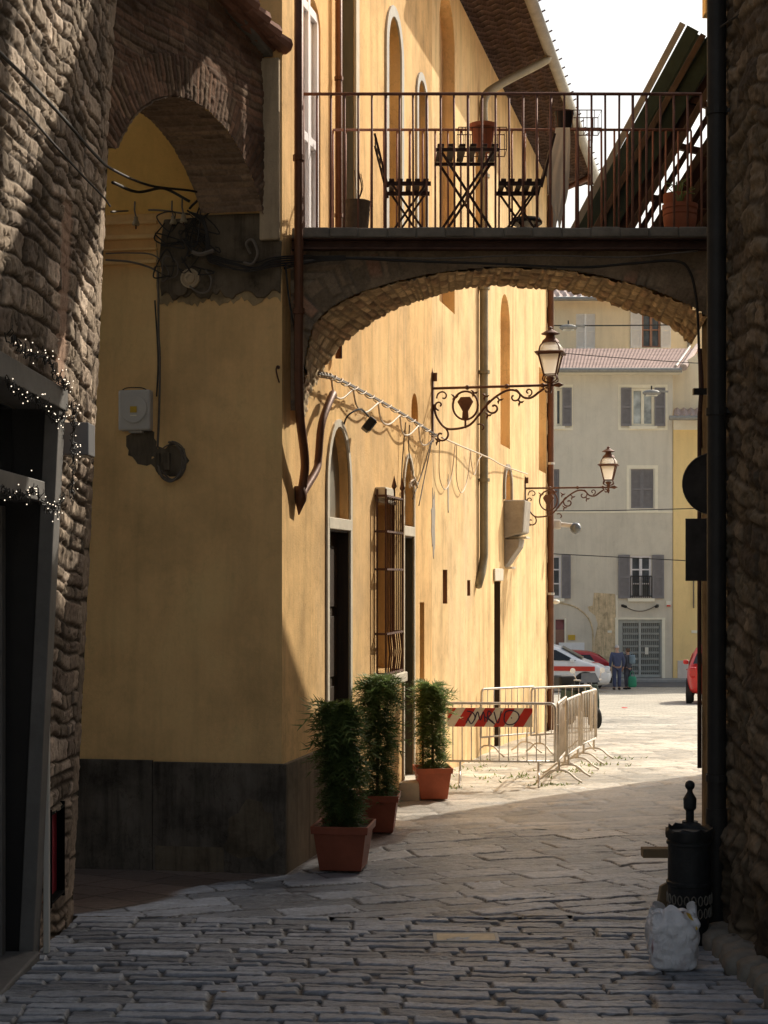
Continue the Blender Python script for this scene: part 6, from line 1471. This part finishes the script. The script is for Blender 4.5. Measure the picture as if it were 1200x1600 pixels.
# ================================================================= CARS
def car(name, label, paint, stripe=None, L=4.0, H=1.48, W=1.70):
    """Hatchback in local space, nose to +x."""
    t = thing(name, label, 'car', (0,0,0)); h = L/2
    st = [(-h,.30,.62,.95,.95,.72),(-h+.12,.24,.74,1.02,1.06,.80),(-h+.5,.2,.84,1.02,1.40,.62),(-h+1.0,.2,.85,1.0,H,.60),(-.2,.2,.85,.98,H+.01,.60),(.45,.2,.85,.97,H-.08,.59),(.95,.2,.85,.97,1.18,.62),(1.22,.2,.84,.96,1.00,.68),(h-.35,.2,.80,.84,.88,.66),(h-.08,.24,.70,.66,.70,.60),(h,.32,.60,.56,.58,.50)]
    mb = MB(); rn = 12
    for x, zb, w, zs, zr, wr in st:
        pts = [(w*.86,zb),(w*.98,zb+.18),(w,(zb+zs)/2+.06),(w*.97,zs),(wr,zr-.05 if zr > zs+.1 else zr-.01),(wr*.6,zr)]
        for yy, zz in pts+[(-a, b) for a, b in reversed(pts)]: mb.v.append(V((x,yy,zz))); mb.c.append((1,1,1))
    for i in range(len(st)-1):
        for k in range(rn): a = i*rn+k; b = i*rn+(k+1) % rn; mb.f.append((a,b,b+rn,a+rn))
    mb.f.append(tuple(range(rn))); mb.f.append(tuple(reversed(range((len(st)-1)*rn, len(st)*rn))))
    o = mb.build('body', paint, t, smooth=True); sd = o.modifiers.new('sub', 'SUBSURF'); sd.levels = 1; sd.render_levels = 2
    for sg in (-1, 1):
        y1 = .845*sg; 
        wp = [(-h+.62,1.03,.80),(-h+.85,1.34,.665),(.36,1.33,.655),(.98,1.01,.79)]
        mb = MB(); mb.poly([(x,(yy+.015)*sg,z) for x, z, yy in wp]); mb.build('side_window', M['darkglass'], t)
        mb = MB(); mb.bar((-.35,.80*sg,1.02),(-.35,.685*sg,1.34), .07, .02); mb.build('pillar', paint, t)
        mb = MB(); mb.box((.86,.90*sg,1.02), (.14,.16,.13)); mb.build('mirror', paint, t, bevel=.04)
        MB().box((h-.22,.60*sg,.70), (.34,.22,.15)).build('headlight', M['lightlens'], t, bevel=.05)
        MB().box((-h+.10,.66*sg,.88), (.14,.20,.30)).build('tail_light', M['taillens'], t, bevel=.05)
        MB().bar((-.05,.855*sg,.85),(.1,.855*sg,.85), .03).build('door_handle', paint, t)
        for x in (-h+.72, h-.78):
            disc(MB(), (x,.70*sg,.31), (0,sg,0), [(.37,0),(.37,.155)], 24).build('wheel_arch', M['blackplastic'], t)
            wh = disc(MB(), (x,.66*sg,.30), (0,sg,0), [(.24,-.02),(.30,0),(.305,.19),(.285,.205),(.20,.205)], 26).build('tyre', M['tyre'], t, smooth=True, auto=40)
            rm = disc(MB(), (x,.66*sg,.30), (0,sg,0), [(.20,.20),(.195,.212),(.17,.205),(.06,.20),(.05,.215)], 26).build('rim', M['rim'], wh, smooth=True, auto=30)
        if stripe: 
            mb = MB(); n = 18
            for i in range(n):
                xa = -h+.25+(2*h-.75)*i/n; xb = -h+.25+(2*h-.75)*(i+1)/n
                ya = .868-.03*max(0,(xa-1.0)/.7)**2; yb = .868-.03*max(0,(xb-1.0)/.7)**2
                mb.quad((xa,ya*sg,.70),(xb,yb*sg,.70),(xb,yb*sg-.012*sg,.84),(xa,ya*sg-.012*sg,.84))
            mb.build('red_stripe', stripe, t)
    mb = MB(); mb.poly([(.50,-.54,1.395),(.50,.54,1.395),(1.14,.63,1.045),(1.14,-.63,1.045)]); mb.v = [p+V((.035,0,.02)) for p in mb.v]; mb.build('windscreen', M['darkglass'], t)
    mb = MB(); mb.poly([(-h+.18,-.66,1.10),(-h+.18,.66,1.10),(-h+.50,.56,1.38),(-h+.50,-.56,1.38)]); mb.v = [p+V((-.05,0,.02)) for p in mb.v]; mb.build('rear_window', M['darkglass'], t)
    MB().box((h-.03,0,.40), (.10,1.1,.16)).build('grille', M['blackplastic'], t, bevel=.03)
    MB().box((-h+.0,0,.60), (.04,.50,.12)).build('number_plate', M['signwhite'], t)
    return t
def place(t, x, y, Y, yaw): t.location = (PX(x,Y), Y, g(Y)+.012); t.rotation_euler = (0,0,yaw)
cw = car('parked_car', 'white hatchback with a red side stripe, nose out past the far corner', M['carwhite'], M['signred'], 4.1, 1.55); place(cw, 905, 1075, 57.6, R(-9)); cw.location.x = PX(953,57.6)-2.42; cw.scale = (1.2,1.2,1.2)
MB().box((1.55,-.30,.94), (.22,.06,.02)).build('bonnet_emblem', M['signred'], cw)
cr = car('parked_car', 'dark red hatchback parked behind the white striped car', M['carred'], None, 4.0, 1.5); place(cr, 915, 1070, 61.0, R(180+4)); cr.location.x = PX(953,61)-2.0; cr.rotation_euler = (0,0,R(176))
cv = car('parked_car', 'bright red car seen from the rear at the right edge of the piazza', M['vanred'], None, 3.9, 1.62); cv.location = (PX(1076,43)+1.12, 44.5, g(43)+.012); cv.rotation_euler = (0,0,R(78))

# ================================================================= PARKED SCOOTER BEYOND THE BARRIERS
sc_ = thing('parked_scooter', 'dark parked motor scooter with windscreen behind the barrier enclosure', 'scooter', (0,0,0))
MB().tube(bez([(.55,0,.25),(.48,0,.55),(.40,0,.85),(.36,0,.98)], 6), .035, 8).build('steering_column', M['blackplastic'], sc_)
mb = MB(); mb.prism([(.50,-.17,.30),(.54,-.19,.60),(.42,-.17,.92),(.36,-.15,.90),(.42,-.17,.55),(.36,-.15,.28)], (0,.34,0)); mb.build('front_shield', M['boardgreen'], sc_, bevel=.04)
mb = MB(); mb.prism([(-.70,-.15,.55),(-.62,-.16,.75),(-.05,-.15,.74),(.02,-.14,.45),(.40,-.12,.30),(.40,-.12,.24),(-.15,-.13,.22),(-.50,-.14,.38)], (0,.30,0)); mb.build('body', M['boardgreen'], sc_, bevel=.05)
mb = MB(); mb.box((-.33,0,.79), (.66,.27,.10)); mb.build('seat', M['blackplastic'], sc_, bevel=.04)
mb = MB(); mb.box((-.78,0,.88), (.36,.38,.30)); mb.build('top_box', M['blackplastic'], sc_, bevel=.05)
mb = MB(); mb.quad((.42,-.22,.95),(.42,.22,.95),(.32,.16,1.14),(.32,-.16,1.14)); mb.build('windscreen', M['winglass'], sc_)
MB().tube([(.30,-.32,1.0),(.36,0,.97),(.30,.32,1.0)], .016, 8).build('handlebar', M['zinc'], sc_)
for sg in (-1,1): MB().tube([(.30,.26*sg,1.0),(.28,.32*sg,1.16)], .008, 6).build('mirror_stalk', M['zinc'], sc_); disc(MB(), (.28,.34*sg,1.19), (1,0,0), [(.055,0),(.055,.02)], 12).build('mirror', M['lightlens'], sc_)
for x in (.60,-.55):
    wh = disc(MB(), (x,-.05,.24), (0,1,0), [(.14,0),(.22,.0),(.24,.03),(.24,.07),(.22,.10),(.14,.10)], 22).build('wheel', M['tyre'], sc_)
    disc(MB(), (x,-.04,.24), (0,1,0), [(.14,0),(.14,.08)], 18).build('rim', M['rim'], wh)
MB().ball((.53,0,.78), .07, 10, 8).build('headlight', M['lightlens'], sc_, smooth=True)
sc_.location = (PX(908,28.0), 28.0, g(28)+.006); sc_.rotation_euler = (0,0,R(-70)); sc_.scale = (.88,.88,.88)

# ================================================================= PEOPLE
def skin_obj(name, verts, edges, rad, m, parent, root=0, sub=2):
    off = BASE.get(parent.name, V((0,0,0)))
    me = bpy.data.meshes.new(name); me.from_pydata([tuple(V(v)-off) for v in verts], edges, [])
    o = bpy.data.objects.new(name, me); COL.objects.link(o); o.parent = parent; me.materials.append(m)
    sk = o.modifiers.new('skin', 'SKIN'); sk.use_smooth_shade = True
    if not me.skin_vertices: me.attributes
    lay = me.skin_vertices[0] if me.skin_vertices else None
    if lay is None:
        bpy.context.view_layer.objects.active = o; bpy.ops.mesh.customdata_skin_add(); lay = me.skin_vertices[0]
    for i, r in enumerate(rad):
        r = (r, r) if not isinstance(r, tuple) else r
        lay.data[i].radius = r; lay.data[i].use_root = (i == root)
    sb = o.modifiers.new('sub', 'SUBSURF'); sb.levels = sub; sb.render_levels = sub
    BASE[o.name] = off
    return o
def person(label, loc, yaw, H, coat, trous, hair, turn=0, arm_l=None, arm_r=None, hairlen=0):
    t = thing('person', label, 'person', (0,0,0)); k = H/1.75
    J = {'pelvis':(0,0,.95),'waist':(0,0,1.10),'chest':(0,.01,1.30),'neck':(0,-.01,1.46),'nape':(0,0,1.53),'head':(0,.01,1.62),'crown':(0,.0,1.70)}
    names = list(J); V_ = [V(J[n])*k for n in names]; E = [(i, i+1) for i in range(6)]; Rd = [(.15,.11),(.145,.10),(.17,.11),(.07,.06),(.052,.055),(.078,.095),(.055,.07)]
    def addp(p, r, par): V_.append(V(p)*k); Rd.append(r); E.append((par, len(V_)-1)); return len(V_)-1
    chains = {}
    for sg, arm in ((-1, arm_l), (1, arm_r)):
        arm = arm or [(.20*sg,0,1.42),(.26*sg,-.03,1.14),(.27*sg,.05,.90)]
        a = addp(arm[0], .062, 2); b = addp(arm[1], .045, a); c = addp(arm[2], .030, b)
        d_ = (V(arm[2])-V(arm[1])).normalized(); h_ = addp(V(arm[2])+d_*.05, (.036,.016), c)
        sd = d_.cross(V((sg,0,0))); sd = sd.normalized() if sd.length > .1 else V((0,1,0))
        for f_, ln in ((-1.5,.070),(-.5,.082),(.5,.078),(1.5,.062)):
            e = addp(V(arm[2])+d_*.09+sd*f_*.017, .0085, h_); addp(V(arm[2])+d_*(.09+ln*.8)+sd*f_*.017+V((-sg*.02,0,0)), .0068, e)
        addp(V(arm[2])+d_*.075-sd*.045+V((-sg*.01,0,0)), .009, c)
        chains[sg] = arm
        a = addp((.095*sg,0,.86), (.088,.085), 0); b = addp((.10*sg,.012,.50), .060, a); c = addp((.10*sg,-.01,.10), .040, b); addp((.11*sg,.12,.04), (.038,.03), c)
    skin_obj('body', V_, E, [r if not isinstance(r, tuple) else r for r in Rd], M['skin'], t)
    # clothes as slightly larger continuous shells
    v = [V(J['pelvis'])*k+V((0,0,-.04)), V(J['waist'])*k, V(J['chest'])*k, V((0,-.005,1.44))*k]; e = [(0,1),(1,2),(2,3)]; r = [(.185,.14),(.17,.125),(.195,.13),(.10,.085)]
    for sg in (-1, 1):
        a = chains[sg]; i = len(v); v += [V(a[0])*k, V(a[1])*k, V(a[2])*k]; e += [(2,i),(i,i+1),(i+1,i+2)]; r += [.085,.066,.050]
    skin_obj('jacket', v, e, r, coat, t, 1)
    v = [V((0,0,.97))*k]; e = []; r = [(.165,.125)]
    for sg in (-1, 1):
        i = len(v); v += [V((.095*sg,0,.84))*k, V((.10*sg,.012,.48))*k, V((.10*sg,-.005,.10))*k]; e += [(0,i),(i,i+1),(i+1,i+2)]; r += [(.108,.105),.080,.066]
    skin_obj('trousers', v, e, r, trous, t, 0)
    for sg in (-1, 1):
        mb = MB(); mb.ball((0,0,0), 1, 12, 8); mb.v = [V((.105*sg+p.x*.05, .05+p.y*.14, max(.004,.045+p.z*.045)))*k for p in mb.v]; mb.build('shoe', M['shoe'], t, smooth=True)
    # head details
    hc = V((0,.015,1.635))*k
    mb = MB(); mb.ball((0,0,0), 1, 20, 14); mb.v = [hc+V((p.x*.092*k, -.012+p.y*.108*k, .02+p.z*.105*k)) for p in mb.v]
    keep = [i for i, p in enumerate(mb.v) if (p.z > hc.z+.005-hairlen*.1 and (p.y < hc.y+.055 or p.z > hc.z+.085))]; ks = set(keep)
    mb.f = [f for f in mb.f if all(i in ks for i in f)]; mb.build('hair', hair, t, smooth=True)
    for sg in (-1, 1):
        mb = MB().ball(hc+V((.088*sg*k,0,-.01)), .028*k, 8, 6, (.35,.7,1.1)); mb.build('ear', M['skin'], t, smooth=True)
        MB().ball(hc+V((.032*sg*k,.092*k,.005)), .011*k, 8, 6).build('eye', M['shoe'], t, smooth=True)
    MB().tube([hc+V((0,.098*k,.005)), hc+V((0,.122*k,-.028)), hc+V((0,.10*k,-.034))], [.008,.014,.01], 6).build('nose', M['skin'], t, smooth=True)
    MB().tube([hc+V((-.022*k,.096*k,-.058)), hc+V((0,.103*k,-.06)), hc+V((.022*k,.096*k,-.058))], .006, 6).build('mouth', M['taillens'], t, smooth=True)
    t.location = loc; t.rotation_euler = (0,0,yaw); return t
YP = 59.0
person('grey haired person in a navy suit standing with back to the camera', (PX(964,YP), YP, g(YP)+.01), R(8), 1.72, M['navy'], M['navy'], M['hairgrey'])
wp = person('brown haired person in a dark coat holding a green bag beside the navy suit', (PX(981,YP+.4), YP+.4, g(YP+.4)+.01), R(40), 1.60, M['darkcoat'], M['darkcoat'], M['hairbrown'], 0, None, [(.19,0,1.40),(.25,.04,1.15),(.16,.22,1.22)], 1)
bg = thing('carrier_bag', 'green carrier bag hanging from the hand of the brown haired person', 'bag', (PX(988,YP+.2), YP+.2, g(YP)+.2))
c = V((PX(988,YP+.2), YP+.2, g(YP)+.10)); mb = MB(); mb.lathe([(.13,0),(.17,.06),(.16,.36),(.12,.42)], c, 12, (1,.5)); mb.build('bag_body', M['greybag'], bg, smooth=True)
MB().tube(bez([c+V((-.08,0,.41)), c+V((-.05,0,.58)), c+V((.03,0,.60)), c+V((.08,0,.41))], 6), .012, 6).build('handle', M['greybag'], bg)
sf = thing('shoulder_bag', 'pale blue grey shoulder bag carried by the brown haired person', 'bag', (PX(988,YP), YP, g(YP)+.9))
c = V((PX(987.5,YP+.3), YP+.25, g(YP)+1.0)); mb = MB(); mb.lathe([(.11,0),(.13,.05),(.12,.30),(.10,.34)], c, 12, (1,.6)); mb.build('bag_body', M['bluegrey'], sf, smooth=True)
MB().tube(bez([c+V((-.08,0,.32)), c+V((-.06,0,.46)), c+V((.06,0,.32))], 6), .012, 6).build('strap', M['bluegrey'], sf)

# ================================================================= CAMERA, LIGHT, WORLD
cam = bpy.data.cameras.new('camera'); co = bpy.data.objects.new('camera', cam); COL.objects.link(co)
cam.sensor_fit = 'VERTICAL'; cam.sensor_height = 24; cam.sensor_width = 18; cam.lens = 24*F/1600; cam.shift_y = 100/1600; cam.clip_end = 2000; cam.clip_start = .05
co.location = (0,0,0); co.rotation_euler = (R(90),0,0); SC.camera = co
AZ, EL = R(SUN_AZ), R(SUN_EL)
sdir = V((math.sin(AZ)*math.cos(EL), math.cos(AZ)*math.cos(EL), math.sin(EL)))
sun = bpy.data.lights.new('sun', 'SUN'); sun.energy = SUN_E; sun.angle = R(.5); sun.color = (1,.93,.80)
so = bpy.data.objects.new('sun', sun); COL.objects.link(so); so.location = sdir*60; so.rotation_euler = sdir.to_track_quat('Z','Y').to_euler()
w = bpy.data.worlds.new('World'); SC.world = w; w.use_nodes = True
nt = w.node_tree; bgn = nt.nodes['Background']; sky = nt.nodes.new('ShaderNodeTexSky'); sky.sky_type = 'NISHITA'; sky.sun_disc = False
sky.sun_elevation = EL; sky.sun_rotation = AZ; sky.air_density = 1.6; sky.dust_density = 5.0; sky.ozone_density = 1.0; sky.altitude = 50
hs = nt.nodes.new('ShaderNodeHueSaturation'); hs.inputs['Saturation'].default_value = .62
nt.links.new(sky.outputs[0], hs.inputs['Color']); nt.links.new(hs.outputs[0], bgn.inputs['Color']); bgn.inputs['Strength'].default_value = SKY_S
SC.view_settings.view_transform = 'Standard'; SC.view_settings.look = 'None'; SC.view_settings.exposure = 0; SC.view_settings.gamma = 1
cy = SC.cycles; cy.max_bounces = 8; cy.diffuse_bounces = 5; cy.glossy_bounces = 3; cy.transmission_bounces = 4; cy.use_denoising = True
cy.sample_clamp_indirect = 6
